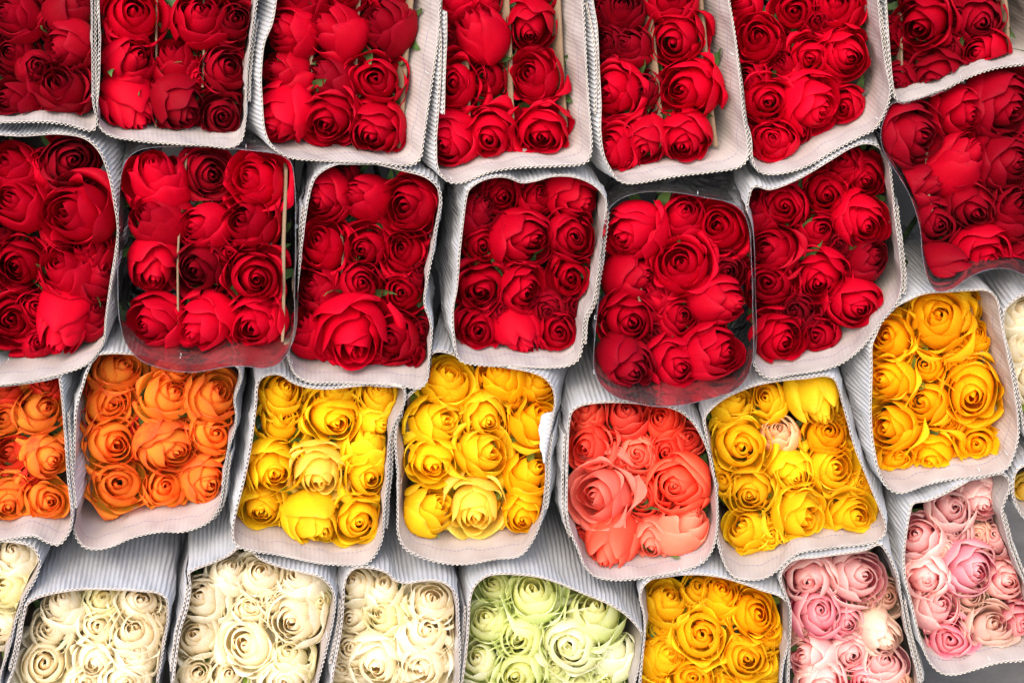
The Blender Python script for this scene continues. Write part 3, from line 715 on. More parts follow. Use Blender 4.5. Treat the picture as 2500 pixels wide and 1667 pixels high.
# blooms: "cx cy radius heart_x heart_y state[pigment]"; state b bud, h half open, o open
BUNCHES = [
 dict(name='dark red bunch in the top left corner', kind='red_rose', tile=A, pal='dkr_vignette', sx=0.02, flap=(615, 0, 640, 750),
  out=[(-150,-420),(100,-460),(560,-450),(612,-300),(620,0),(625,400),(632,700),(655,840),(630,880),(560,872),(480,850),(300,828),(50,830),(-80,832),(-155,790),(-175,300)],
  roses="90 110 175 15 75 h;375 190 105 360 185 b;490 60 150 560 -40 h;100 380 125 70 360 h;470 320 155 345 355 h;410 600 205 380 530 o;110 700 165 30 690 h;200 -40 130 190 -60 h;560 480 100 570 480 h;250 480 110 250 470 b"),
 dict(name='second red bunch of the top row', kind='red_rose', tile=A, pal='red', sx=-0.04, flap=(1690, 140, 1680, 700),
  out=[(690,-430),(672,-200),(678,0),(688,300),(680,600),(668,760),(690,870),(760,925),(950,960),(1150,972),(1400,985),(1580,1000),(1640,965),(1665,880),(1685,500),(1725,150),(1760,-100),(1770,-400),(1500,-450),(1000,-450)],
  roses="915 115 225 925 80 o+;1370 130 185 1370 70 h;1610 140 150 1620 115 o-;895 430 165 945 390 b;1190 420 155 1160 330 h;1330 540 105 1355 530 h;1560 470 155 1590 430 o-;890 720 175 960 850 b;1220 720 165 1295 800 h-;1520 800 150 1515 800 o-;840 250 150 850 240 h+;1080 610 95 1090 590 h",
  cards=[(1066,-300,1062,900,18),(1392,-300,1385,600,12),(705,-200,728,830,16)]),
 dict(name='third red bunch of the top row', kind='red_rose', tile=B, pal='red', sx=-0.42,
  out=[(250,-430),(226,-200),(212,0),(188,160),(130,300),(105,520),(112,680),(135,900),(180,990),(250,1045),(320,1075),(600,1100),(900,1110),(1080,1128),(1150,1120),(1192,1080),(1205,1000),(1240,700),(1290,350),(1318,100),(1325,-200),(1320,-430),(800,-450)],
  roses="360 -10 150 330 -80 h;690 -40 140 700 -60 h;300 220 155 195 210 h;610 200 170 505 125 h;955 180 180 870 120 h-;270 490 150 150 455 h;595 530 155 500 490 h-;890 560 195 880 550 o;265 800 185 180 885 h+;560 820 195 515 870 o;890 890 190 855 930 h;980 -60 120 980 -80 h",
  cards=[(475,-300,430,690,16),(805,-300,752,860,18),(1168,-250,1062,1030,22)]),
 dict(name='fourth red bunch of the top row', kind='red_rose', tile=C, pal='red', sx=-0.42, flap=(-345, 80, -335, 780), flapin=1,
  out=[(-330,-430),(-352,-200),(-350,0),(-345,300),(-355,700),(-370,1000),(-355,1160),(-290,1235),(-210,1248),(0,1175),(200,1140),(450,1120),(600,1108),(645,1085),(668,1010),(660,700),(640,400),(622,100),(612,-200),(590,-430),(200,-450)],
  roses="-260 20 150 -300 -30 h+;-40 10 115 -10 -40 h;-75 225 170 -160 90 b;-280 270 95 -300 260 h-;275 190 160 270 250 h;-250 560 190 -280 545 o+;-40 530 135 -60 510 o;280 520 190 230 470 o+;-285 970 180 -340 1000 h+;-10 950 180 -10 980 o+;345 920 190 345 970 o+;330 -70 120 330 -80 h",
  cards=[(98,-300,152,910,18),(455,-250,512,870,24),(-165,300,-150,1000,14)]),
 dict(name='fifth red bunch of the top row', kind='red_rose', tile=C, pal='red', sx=-0.42, flap=(690, 30, 740, 800),
  out=[(700,-430),(688,-200),(692,0),(722,180),(745,450),(752,700),(748,900),(770,1050),(815,1150),(870,1225),(930,1248),(1010,1243),(1250,1200),(1500,1168),(1690,1130),(1738,1080),(1745,980),(1722,800),(1690,500),(1645,200),(1612,0),(1590,-200),(1560,-430),(1100,-450)],
  roses="880 60 150 885 0 h-;1225 0 150 1230 -40 h;745 80 90 720 60 h-;790 290 110 760 260 h-;940 320 130 905 285 h-;1260 270 195 1235 280 o;835 640 190 765 650 o+;1030 630 120 1010 620 h-;1325 610 210 1270 630 o+;845 1000 155 765 980 o+;1050 980 150 1030 1050 h;1325 960 160 1320 1010 h;920 1130 95 930 1140 h",
  cards=[(1058,-300,1185,1010,18),(1418,-250,1540,1005,26)]),
 dict(name='sixth red bunch of the top row', kind='red_rose', tile=D, pal='red', sx=-0.28, flap=(960, 40, 1020, 620),
  out=[(-60,-430),(-72,-200),(-55,60),(10,400),(25,700),(95,930),(110,1090),(150,1162),(210,1183),(300,1178),(450,1138),(700,1005),(850,930),(940,880),(1015,730),(1035,610),(1005,430),(970,150),(955,0),(950,-200),(930,-430),(400,-450)],
  roses="30 20 95 0 0 h+;390 80 130 390 75 o+;680 50 165 690 0 o+;140 270 155 130 250 o+;490 400 150 495 410 o+;720 370 170 755 385 h+;210 690 185 230 700 o+;320 470 115 290 430 h;500 720 190 590 755 h+;740 730 120 725 730 h+;620 520 75 620 520 b+;250 980 150 240 960 h+;85 560 115 60 540 h;560 150 110 560 140 h;90 820 100 90 830 h;390 900 100 400 900 h"),
 dict(name='dark red bunch in the top right corner', kind='red_rose', tile=D, pal='dkr_vignette', sx=-0.28,
  out=[(1040,-430),(1022,-200),(1028,100),(1048,400),(1078,620),(1112,690),(1200,680),(1400,608),(1600,508),(1750,462),(1960,436),(2100,415),(2115,0),(2060,-430),(1500,-450)],
  roses="1260 180 205 1215 225 o+;1660 120 170 1690 140 h;1470 130 110 1490 120 b;1680 370 150 1640 350 h+;1340 520 160 1310 570 o-;1110 560 110 1090 570 h;1065 240 95 1040 240 h;1430 370 120 1420 350 h-;1250 -60 130 1250 -90 h;1560 540 100 1560 540 h-",
  cards=[(1815,-250,1870,450,20),(1128,100,1150,620,12)]),
 dict(name='dark red bunch in clear film at the right edge', kind='red_rose', tile=D, pal='dkr_vignette', sx=-0.05, film=1, z0=0.02,
  out=[(1030,760),(1060,715),(1200,692),(1400,620),(1600,520),(1750,475),(1960,448),(2180,440),(2300,600),(2330,1200),(2300,1800),(2200,1960),(2000,1900),(1850,1845),(1740,1845),(1600,1890),(1460,1975),(1370,1990),(1320,1940),(1270,1760),(1250,1560),(1180,1330),(1080,1160),(1000,1030),(985,900)],
  roses="1810 710 230 1910 745 h;1530 780 185 1610 805 h+;1190 920 225 1290 930 h;1500 1110 190 1630 1010 b+;1830 1110 195 1930 1130 h;1230 1270 160 1345 1255 b;1600 1410 200 1640 1470 o-;1355 1520 145 1390 1530 h;1900 1440 175 1950 1400 h;1410 1840 170 1530 1860 b;1690 1750 190 1730 1790 h+;1950 1790 120 1960 1830 h;2080 950 160 2100 960 h;2090 1550 160 2100 1570 h",
  cards=[(1300,1020,1355,1500,18)]),
 dict(name='red bunch cut off by the left edge', kind='red_rose', tile=E, pal='red', sx=0.20,
  out=[(-150,-190),(-80,-195),(0,-192),(150,-182),(400,-190),(580,-158),(680,-70),(742,80),(780,280),(800,440),(788,570),(752,800),(720,1050),(705,1200),(645,1310),(560,1385),(400,1440),(200,1478),(0,1502),(-90,1512),(-160,1460),(-180,600)],
  roses="95 20 170 35 -25 h;480 -20 180 500 -30 o-;300 30 115 290 -10 b+;135 270 180 75 235 h;520 350 265 410 330 o;130 700 190 95 720 o;450 730 200 390 660 h;640 780 160 690 720 h-;95 1070 170 90 1070 o;430 1080 185 390 1220 b+;250 980 100 240 970 h;650 1050 120 660 1000 h-;600 600 150 560 560 h;260 1230 80 260 1220 b;20 480 130 10 460 h-"),
 dict(name='red bunch in clear film above the orange roses', kind='red_rose', tile=E, pal='red', sx=0.0, film=1, z0=0.022,
  out=[(812,500),(815,300),(828,100),(865,-20),(950,-88),(1150,-112),(1450,-108),(1700,-95),(1910,-62),(1985,-10),(2010,100),(2018,500),(2012,900),(2005,1150),(1970,1290),(1900,1370),(1790,1402),(1680,1385),(1560,1385),(1320,1425),(1120,1402),(960,1335),(870,1230),(822,1060),(808,800)],
  roses="1075 90 200 1055 -15 h+;1430 60 150 1460 50 o-;1750 110 200 1690 80 o+;1080 380 185 1000 330 b;1400 430 165 1330 430 b+;1690 410 200 1640 390 h;1050 700 175 1050 795 h;1370 720 210 1330 750 o-;1735 780 195 1740 790 o;1045 1080 180 960 1110 h;1390 1090 180 1310 1160 h+;1740 1090 180 1690 1125 h+;1560 610 110 1580 600 h",
  cards=[(1275,-50,1215,1150,16),(1955,40,1935,1220,24)]),
 dict(name='third red bunch of the second row', kind='red_rose', tile=F_, pal='redb', sx=0.0, flap=(405, 300, 380, 900),
  out=[(490,85),(600,15),(750,-8),(900,12),(1050,50),(1230,100),(1305,165),(1325,250),(1300,400),(1270,600),(1232,800),(1215,950),(1252,1070),(1262,1150),(1245,1350),(1228,1480),(1180,1522),(1080,1508),(900,1500),(600,1495),(430,1488),(345,1440),(305,1350),(302,1200),(340,1000),(370,750),(390,550),(420,320),(450,170)],
  roses="540 240 160 485 285 h;810 230 145 745 215 b;1120 290 205 1060 300 o;650 90 115 620 60 h-;520 540 180 480 490 o+;820 580 150 800 590 o;1080 590 150 1060 560 o;500 850 150 425 810 h;780 830 150 795 815 h;1060 880 150 1045 875 o;435 1140 155 375 1080 h+;735 1190 255 740 1310 o+;1020 1190 160 990 1180 h;1110 1340 105 1100 1340 h;1190 740 95 1190 720 h-;1190 1150 80 1190 1150 h-",
  cards=[(655,500,630,870,16)]),
 dict(name='fourth red bunch of the second row', kind='red_rose', tile=G, pal='redb', sx=-0.12, flap=(705, 330, 690, 1250),
  out=[(-150,175),(-60,115),(60,95),(130,108),(205,138),(300,128),(420,95),(560,95),(680,138),(750,200),(775,260),(765,400),(745,560),(722,750),(685,950),(630,1060),(618,1200),(590,1335),(530,1378),(400,1392),(200,1378),(100,1370),(-100,1358),(-215,1325),(-250,1180),(-255,1000),(-228,850),(-210,600),(-190,400),(-168,230)],
  roses="60 210 145 70 220 h;310 220 115 330 200 h;560 230 150 640 290 h;-60 560 150 -40 580 o;225 500 210 300 520 h;555 500 155 575 510 h;-70 850 165 -70 880 o;220 860 150 270 880 h;540 790 140 550 800 o;-80 1145 160 -80 1150 o;190 1150 145 230 1235 b;450 1150 140 460 1140 h;-100 320 135 -50 270 h-;600 980 85 600 980 h-;60 1010 110 70 1000 h-;380 1000 110 380 1000 h-"),
 dict(name='red bunch in clear film above the coral roses', kind='red_rose', tile=G, pal='red', sx=0.0, film=1, z0=0.022,
  out=[(752,600),(765,430),(800,320),(870,250),(1000,207),(1200,200),(1450,228),(1620,262),(1705,320),(1752,420),(1772,600),(1782,1000),(1785,1330),(1745,1460),(1665,1560),(1550,1612),(1300,1640),(1000,1622),(840,1588),(745,1510),(702,1390),(708,1200),(735,900)],
  roses="970 470 205 890 515 h+;1310 360 150 1330 320 h+;1560 430 180 1555 420 o+;960 760 175 1045 760 b;1290 690 210 1265 650 o+;1600 740 110 1620 750 h-;1560 940 165 1660 945 b;935 1080 190 955 1115 o;1290 1050 130 1320 1040 h;910 1370 190 960 1410 b-;1250 1370 190 1290 1380 h;1530 1300 200 1620 1290 h;1140 900 130 1100 850 h;1100 1180 110 1100 1180 h-;1430 1180 110 1430 1180 h-",
  cards=[(1022,860,1015,940,16)]),
 dict(name='wide red bunch left of the film wrapped corner', kind='red_rose', tile=H, pal='redb', sx=-0.15, flap=(1075, 300, 1110, 900),
  out=[(118,165),(220,178),(400,108),(640,-28),(780,-108),(870,-135),(950,-118),(1020,-40),(1050,130),(1078,400),(1110,650),(1122,800),(1102,930),(980,1080),(850,1240),(700,1355),(560,1400),(350,1430),(220,1448),(150,1405),(112,1320),(100,1000),(85,600),(78,320)],
  roses="600 190 150 600 200 o+;860 90 135 890 120 h;730 -10 110 720 -30 h;315 280 135 320 290 h+;225 580 190 150 560 o;550 460 120 575 440 h;850 390 175 900 430 h+;880 660 140 940 640 b-;215 820 180 205 815 o;560 780 185 545 830 o+;800 960 190 830 1000 h;280 1200 180 330 1220 o+;550 1180 130 540 1170 h;150 310 115 110 260 h-;700 550 90 700 540 h-;400 1020 120 400 1010 h-"),
 dict(name='orange bunch cut off by the left edge', kind='orange_rose', tile=I, pal='ora', sx=0.2, flap=(425, 600, 470, 1250),
  out=[(-150,300),(-80,265),(100,250),(300,262),(385,310),(405,400),(418,520),(428,640),(440,800),(455,1000),(478,1180),(486,1270),(470,1380),(400,1465),(330,1448),(240,1408),(150,1418),(0,1448),(-90,1455),(-155,1410),(-175,800)],
  roses="40 420 125 30 390 h-;285 570 165 325 540 o;40 620 130 10 620 o;320 380 95 320 360 h-;90 850 140 30 850 o-;330 890 135 370 920 h;60 1190 145 60 1230 o;310 1170 150 320 1160 o;200 1010 90 200 1000 h-;-60 1020 90 -60 1010 h"),
 dict(name='orange bunch below the clear film', kind='orange_rose', tile=I, pal='ora', sx=0.08, flap=(1530, 850, 1440, 1320), z0=-0.012,
  out=[(660,195),(750,180),(900,188),(1200,215),(1500,240),(1620,270),(1640,340),(1625,400),(1597,490),(1608,600),(1590,720),(1555,820),(1528,1000),(1508,1150),(1488,1230),(1420,1320),(1250,1388),(1100,1390),(900,1430),(750,1490),(650,1503),(572,1480),(522,1400),(506,1250),(513,1000),(520,700),(532,550),(572,400),(612,280)],
  roses="820 290 165 870 230 o;755 520 165 780 520 o;1150 470 180 1180 440 o;1475 460 190 1535 420 o;1210 300 115 1250 280 h;765 790 170 790 800 o;1165 810 190 1215 850 h;1470 720 150 1490 710 o;815 1060 190 810 1050 o+;1125 1090 130 1120 1080 h;1400 1060 150 1430 1080 h;680 410 85 670 400 h-;1000 680 80 1000 680 h-;650 620 80 650 620 h-",
  cards=[(548,480,615,1190,20)]),
 dict(name='yellow bunch beside the orange roses', kind='yellow_rose', tile=J, pal='yel', sx=-0.02, flap=(1110, 560, 1080, 1400),
  out=[(240,370),(310,332),(385,336),(450,378),(550,410),(700,422),(900,405),(1050,392),(1160,386),(1212,412),(1220,470),(1195,560),(1145,660),(1112,800),(1105,950),(1092,1100),(1075,1280),(1065,1430),(1035,1530),(985,1605),(930,1635),(840,1630),(640,1603),(340,1540),(140,1490),(75,1450),(60,1360),(80,1250),(120,1100),(160,920),(190,750),(215,550)],
  roses="400 440 165 430 400 o-;1055 470 145 1050 430 h;380 640 165 395 610 o-;740 620 195 770 655 o;1040 650 115 1085 670 h;340 960 185 360 1000 h;650 1000 195 660 1080 o*;970 820 150 980 720 h-;985 1010 155 1020 1040 o;255 1220 155 250 1260 h;620 1310 180 680 1400 h;905 1310 165 915 1330 o;480 1340 90 480 1330 h;760 440 115 760 400 h-", leaf={10:0.9}),
 dict(name='yellow bunch just left of the coral roses', kind='yellow_rose', tile=K, pal='yel', sx=0.12, flap=(385, 450, 350, 960), fold=(421, 300, 350, 640),
  out=[(-430,-55),(-390,-98),(-340,-102),(-260,-80),(-200,-42),(-70,-20),(140,-5),(280,20),(370,62),(420,135),(430,220),(415,310),(385,450),(365,600),(362,760),(350,900),(325,1050),(270,1180),(190,1270),(20,1290),(-180,1325),(-330,1320),(-480,1278),(-585,1215),(-625,1130),(-632,1020),(-632,720),(-645,520),(-632,330),(-580,215),(-510,150),(-455,70)],
  roses="-290 80 165 -260 10 o;55 60 150 35 10 h+;-360 350 185 -275 330 o;-40 330 155 -20 360 h;320 350 170 365 290 o+;330 90 115 380 60 h+;-400 640 170 -380 690 o;-55 570 190 15 560 o;-420 960 170 -335 915 h;-105 960 200 -100 1040 o*;270 720 140 325 680 h+;215 1000 135 215 1050 h+;150 200 90 150 190 h", leaf={10:3.6},
  cards=[(-570,160,-570,700,14)]),
 dict(name='coral bunch', kind='coral_rose', tile=K, pal='cor', sx=-0.12, flap=(520, 450, 560, 1150),
  out=[(560,308),(620,268),(750,245),(900,243),(1050,252),(1200,265),(1300,300),(1370,362),(1440,480),(1490,620),(1520,780),(1533,950),(1530,1130),(1502,1240),(1440,1328),(1300,1390),(1100,1430),(900,1445),(780,1430),(700,1398),(640,1325),(590,1200),(540,1080),(520,950),(522,700),(530,500),(540,385)],
  roses="650 290 110 640 260 h;930 320 125 930 280 h;1160 350 150 1140 310 o;670 530 150 630 550 o;1000 580 120 1000 590 h*;1205 560 130 1200 570 h;735 860 210 660 870 o*;1030 880 135 1025 895 h;1270 800 200 1240 820 h;820 1190 170 785 1300 b;1095 1170 145 1080 1220 h*;1310 1080 160 1370 980 h*;1340 480 105 1350 470 h;850 580 90 850 560 h;600 1150 70 600 1150 h"),
 dict(name='yellow bunch just right of the coral roses', kind='yellow_rose', tile=L_, pal='yel', sx=-0.05,
  out=[(-215,900),(-180,850),(-80,770),(100,690),(300,650),(450,628),(600,605),(655,625),(690,700),(720,820),(760,960),(800,1100),(860,1250),(920,1400),(975,1530),(1003,1610),(1000,1680),(950,1730),(850,1760),(600,1790),(420,1812),(340,1860),(260,1930),(170,1978),(60,1990),(-10,1978),(-60,1930),(-95,1850),(-130,1710),(-150,1460),(-180,1160),(-210,980)],
  roses="210 760 120 185 740 h;535 760 175 580 865 b;30 1090 200 40 1110 o;-30 810 120 0 760 h-;290 1000 110 285 970 b!;610 1010 160 620 990 o+;370 1260 130 395 1300 h;650 1240 170 700 1240 o;85 1400 155 70 1425 h;850 1330 85 850 1330 h;440 1560 205 530 1590 o;800 1570 170 850 1555 o;60 1660 170 5 1640 o;230 1700 100 240 1690 h-;-110 1320 95 -110 1310 h;700 860 90 700 860 h", leaf={4:5.2}),
 dict(name='golden yellow bunch under the dark red corner', kind='yellow_rose', tile=L_, pal='gol', sx=-0.42,
  out=[(925,400),(960,330),(1010,240),(1080,160),(1200,90),(1290,55),(1450,42),(1600,33),(1715,38),(1772,90),(1800,250),(1840,500),(1880,700),(1912,900),(1912,1050),(1880,1160),(1840,1238),(1700,1288),(1500,1320),(1300,1352),(1110,1393),(1045,1370),(980,1280),(940,1100),(920,900),(912,700),(915,520)],
  roses="1350 170 165 1370 175 o;1380 250 205 1370 200 o;1550 130 95 1540 130 h;1030 340 170 990 330 o;1630 350 105 1640 310 h;1300 540 125 1290 530 o;1530 490 90 1530 490 b;1030 630 160 960 630 o;1600 720 210 1610 760 o;1290 790 160 1250 790 o;1050 960 170 990 970 o;1335 1160 165 1330 1200 o;1640 1090 170 1640 1080 o;1080 1190 130 1090 1170 h;1440 920 90 1440 920 h", leaf={3:5.7},
  cards=[(1592,60,1790,900,18)]),
 dict(name='cream bunch cut off by the right edge', kind='cream_rose', tile=L_, pal='cre', sx=-0.25,
  out=[(2250,40),(2100,40),(1965,62),(1895,110),(1842,180),(1835,300),(1870,450),(1908,620),(1948,850),(2000,1060),(2080,1120),(2300,1100),(2400,600)],
  roses="1940 190 150 1960 150 h;1965 410 135 1990 400 h;2020 640 130 2030 640 h;2140 260 130 2140 260 h;2150 520 130 2150 520 h"),
 dict(name='pale yellow bunch beside the pink roses', kind='yellow_rose', tile=P_, pal='pay', sx=-0.25,
  out=[(2250,90),(2100,60),(1970,90),(1905,140),(1892,260),(1930,380),(1990,460),(2120,520),(2300,500),(2380,300)],
  roses="2005 260 115 2010 260 h;2150 250 120 2150 250 h"),
 dict(name='pink bunch at the right edge', kind='pink_rose', tile=P_, pal='pin', sx=-0.30, flap=(1800, 420, 1960, 900),
  out=[(1205,345),(1300,325),(1400,285),(1550,210),(1690,140),(1790,138),(1848,180),(1852,240),(1815,320),(1800,400),(1830,520),(1865,650),(1905,750),(1965,900),(2010,1050),(2060,1250),(2000,1375),(1800,1420),(1600,1478),(1480,1500),(1400,1488),(1330,1430),(1262,1280),(1205,1050),(1162,850),(1150,650),(1165,500),(1185,400)],
  roses="1460 370 150 1480 360 h;1670 310 130 1700 360 h;1235 560 140 1205 540 h;1500 560 105 1500 550 h;1780 570 120 1760 555 h;1275 850 150 1280 870 h;1580 780 170 1630 795 h+;1825 860 130 1850 870 h;1350 1050 150 1385 1020 h;1580 970 105 1600 980 h*;1450 1290 165 1450 1290 o+;1730 1200 180 1770 1170 h*;1920 1170 140 1950 1180 h+;1400 660 95 1400 660 h*;1650 560 80 1640 560 h*"),
 dict(name='pink bunch beside the bottom yellow bunch', kind='pink_rose', tile=P_, pal='pin', sx=-0.12, flap=(1130, 1000, 1230, 1600),
  out=[(312,800),(380,728),(550,708),(750,680),(880,650),(968,615),(1015,670),(1060,770),(1092,860),(1112,980),(1140,1150),(1170,1300),(1212,1450),(1240,1600),(1230,1900),(1180,2050),(700,2080),(400,2050),(355,1900),(362,1560),(368,1250),(370,1060),(335,960),(305,870)],
  roses="490 860 165 490 880 h;830 840 170 880 840 h;720 740 95 720 730 h;1020 970 120 1040 970 h*;560 1090 175 580 1075 h+;740 1150 115 760 1160 h+;880 1020 105 880 1020 h*;970 1230 140 1030 1280 b*;490 1370 145 430 1365 h;770 1360 135 775 1390 h;1000 1430 140 1010 1400 h;580 1560 140 600 1600 h;880 1530 125 880 1560 h+;1060 1590 100 1060 1590 h*;440 1200 80 440 1200 h*"),
 dict(name='yellow bunch of the bottom row', kind='yellow_rose', tile=O_, pal='yel', sx=0.0,
  out=[(1085,880),(1130,855),(1250,840),(1420,828),(1550,845),(1700,890),(1850,940),(1970,975),(2025,1030),(2045,1150),(2020,1300),(1980,1450),(1965,1750),(1920,2080),(1700,2120),(1300,2120),(1060,2080),(1010,1800),(1028,1500),(1042,1350),(1055,1200),(1045,1080),(1022,1000),(1042,920)],
  roses="1200 1000 140 1230 950 o-;1565 970 130 1580 930 h+;1420 930 105 1420 920 h-;1800 1090 170 1830 1080 o+;1440 1240 180 1450 1240 o;1170 1200 85 1170 1200 h;1165 1380 150 1220 1350 o;1740 1380 175 1750 1400 o;1370 1530 160 1380 1520 o;1880 1240 105 1880 1230 h-;1100 1560 95 1100 1570 h;1600 1590 110 1600 1590 h;1900 1450 90 1900 1450 h-"),
 dict(name='pale green bunch', kind='green_rose', tile=O_, pal='gre', sx=-0.1, flap=(-150, 1050, -185, 1500),
  out=[(-140,1000),(-112,910),(-40,842),(50,820),(280,840),(450,888),(620,960),(780,1030),(900,1100),(985,1180),(1028,1250),(1030,1330),(1002,1450),(972,1560),(955,1850),(900,2080),(500,2130),(0,2120),(-200,2060),(-215,1800),(-195,1560),(-172,1400),(-152,1200)],
  roses="20 890 115 0 870 o-;280 960 175 270 905 o;690 1090 215 690 1010 o-;-25 1150 130 -50 1120 o;190 1240 180 165 1270 o;560 1300 225 550 1330 o*;830 1360 130 800 1300 h*;-80 1400 140 -105 1380 o*;180 1500 170 160 1520 o;430 1460 105 430 1450 h-;600 1560 120 600 1580 h-;770 1560 110 770 1560 h;470 1130 90 470 1120 h-", leaf={9:2.6}),
 dict(name='cream bunch beside the pale green bunch', kind='cream_rose', tile=N_, pal='cre', sx=-0.08, flap=(665, 1000, 620, 1450),
  out=[(682,930),(702,860),(755,808),(850,802),(960,828),(1020,878),(1100,895),(1200,875),(1300,864),(1375,890),(1428,960),(1440,1100),(1450,1350),(1446,1560),(1440,1850),(1390,2080),(1000,2120),(640,2080),(575,1850),(600,1500),(632,1350),(660,1200),(675,1050)],
  roses="760 900 130 730 870 h;965 930 130 970 875 h;1270 1000 160 1270 960 o;955 1090 125 920 1080 h-;745 1120 115 710 1120 o;1230 1230 190 1240 1220 o;720 1330 130 690 1320 o;890 1420 170 875 1460 h;1205 1440 170 1180 1480 o;655 1480 105 650 1480 o;1040 1320 95 1040 1310 h-;690 1590 95 680 1590 h;1040 1590 90 1040 1590 h;1380 1400 90 1380 1400 h"),
 dict(name='cream bunch with the notched sleeve top', kind='cream_rose', tile=N_, pal='cre', sx=0.03, flap=(-380, 900, -480, 1500),
  out=[(-380,835),(-340,812),(-230,770),(-120,720),(-40,662),(10,668),(100,738),(250,785),(400,810),(500,832),(572,895),(600,980),(592,1100),(560,1250),(522,1400),(482,1560),(450,1850),(380,2080),(0,2120),(-450,2080),(-510,1850),(-490,1560),(-470,1400),(-440,1200),(-392,1050),(-372,920)],
  roses="-120 800 120 -110 745 h;110 830 145 110 795 o;380 870 130 335 825 h;-290 970 150 -315 950 h;25 1050 150 20 1040 o;330 1130 190 290 1150 h;165 990 100 160 980 h;-330 1240 160 -365 1215 o;15 1300 170 -20 1285 o;310 1385 140 300 1350 h-;-330 1500 135 -310 1480 o;-130 1520 115 -130 1510 h;270 1540 165 260 1560 h;490 1020 110 500 1020 h-;80 1500 95 80 1500 h;-120 1080 95 -120 1080 h-;480 1250 90 480 1250 h-", leaf={9:3.0}),
 dict(name='cream bunch under the orange bunch', kind='cream_rose', tile=M_, pal='cre', sx=0.10, flap=(160, 1050, 80, 1500),
  out=[(190,1032),(250,985),(370,945),(550,920),(750,930),(950,945),(1080,960),(1130,1000),(1140,1085),(1120,1250),(1090,1420),(1068,1560),(1030,1850),(950,2080),(500,2120),(60,2080),(10,1850),(55,1600),(92,1500),(140,1300),(170,1110)],
  roses="430 1020 140 400 970 h;955 1010 140 970 980 o;720 990 115 720 980 h-;370 1195 140 350 1195 h;670 1175 140 660 1170 h;920 1220 180 900 1190 o;310 1430 170 310 1430 o;655 1400 150 640 1440 o;950 1370 130 940 1350 h;580 1550 120 580 1560 h;860 1550 140 860 1560 h;460 1570 95 460 1560 h;1060 1130 105 1060 1110 h;520 1290 90 520 1290 h-;200 1560 90 200 1560 h-", leaf={12:4.0}),
 dict(name='cream bunch cut off by the left edge', kind='cream_rose', tile=M_, pal='cre', sx=0.16,
  out=[(-160,650),(-90,612),(0,608),(130,616),(220,650),(262,735),(242,830),(180,940),(120,1080),(82,1200),(48,1350),(0,1500),(-40,1800),(-80,2000),(-180,2000),(-190,1200)],
  roses="110 700 150 95 660 h;60 900 150 20 890 h-;30 1180 130 0 1200 h;25 1050 95 20 1050 h-;-20 1350 95 0 1350 h;-80 780 110 -80 780 h"),
]
PAL = {
 'dkr_vignette': {'': 'red_dark', '+': 'red', '-': 'red_dark'},  # corner bunches: darker variety, with the vignette's darkening put into the pigment
 'red': {'': 'red', '+': 'red_bright', '-': 'red_dark'},
 'redb': {'': 'red', '+': 'red_bright', '-': 'red_dark'},
 'yel': {'': 'yellow', '+': 'gold', '-': 'yellow', '*': 'yellow_pale', '!': 'peach'},
 'gol': {'': 'gold', '+': 'deep_gold', '-': 'deep_gold'},
 'pay': {'': 'yellow_pale'},
 'ora': {'': 'orange', '+': 'orange', '-': 'red_orange'},
 'cor': {'': 'coral', '*': 'coral_pale'},
 'pin': {'': 'pink', '+': 'magenta', '*': 'pink_pale'},
 'cre': {'': 'cream', '-': 'cream_green'},
 'gre': {'': 'green', '-': 'green', '*': 'green_white'},
}
TINT = {'red_dark': 'dark red', 'red': 'red', 'red_bright': 'bright red', 'yellow': 'yellow', 'yellow_pale': 'pale yellow', 'gold': 'golden', 'deep_gold': 'deep golden',
 'peach': 'peach', 'orange': 'orange', 'red_orange': 'red orange', 'coral': 'coral', 'coral_pale': 'pale coral', 'pink': 'pink', 'magenta': 'magenta pink', 'pink_pale': 'pale pink',
 'cream': 'cream', 'cream_green': 'greenish cream', 'green': 'pale green', 'green_white': 'white'}
ORD = ['first', 'second', 'third', 'fourth', 'fifth', 'sixth']

def rose_labels(items, where):
    """a label per bloom: how open it is, its colour, and its row and place along the row in its bunch"""
    order = sorted(range(len(items)), key=lambda i: items[i][1])
    rows, cur = [], []
    for i in order:
        if cur and items[i][1] - items[cur[0]][1] > 130:
            rows.append(cur); cur = []
        cur.append(i)
    rows.append(cur)
    out = {}
    for r, row in enumerate(rows):
        row.sort(key=lambda i: items[i][0])
        rn = 'top row' if r == 0 else 'bottom row' if r == len(rows) - 1 else ORD[r] + ' row'
        for k, i in enumerate(row):
            n = len(row)
            st = items[i][5][0]; look = {'b': 'budded', 'h': 'half-open', 'o': 'open'}[st]
            if n == 1: pn = ''
            elif n == 2: pn = [' left', ' right'][k]
            elif k == 0: pn = ' leftmost'
            elif k == n - 1: pn = ' rightmost'
            elif n == 3: pn = ' middle'
            else: pn = ' ' + ORD[k]
            out[i] = (look, rn + pn)
    return out

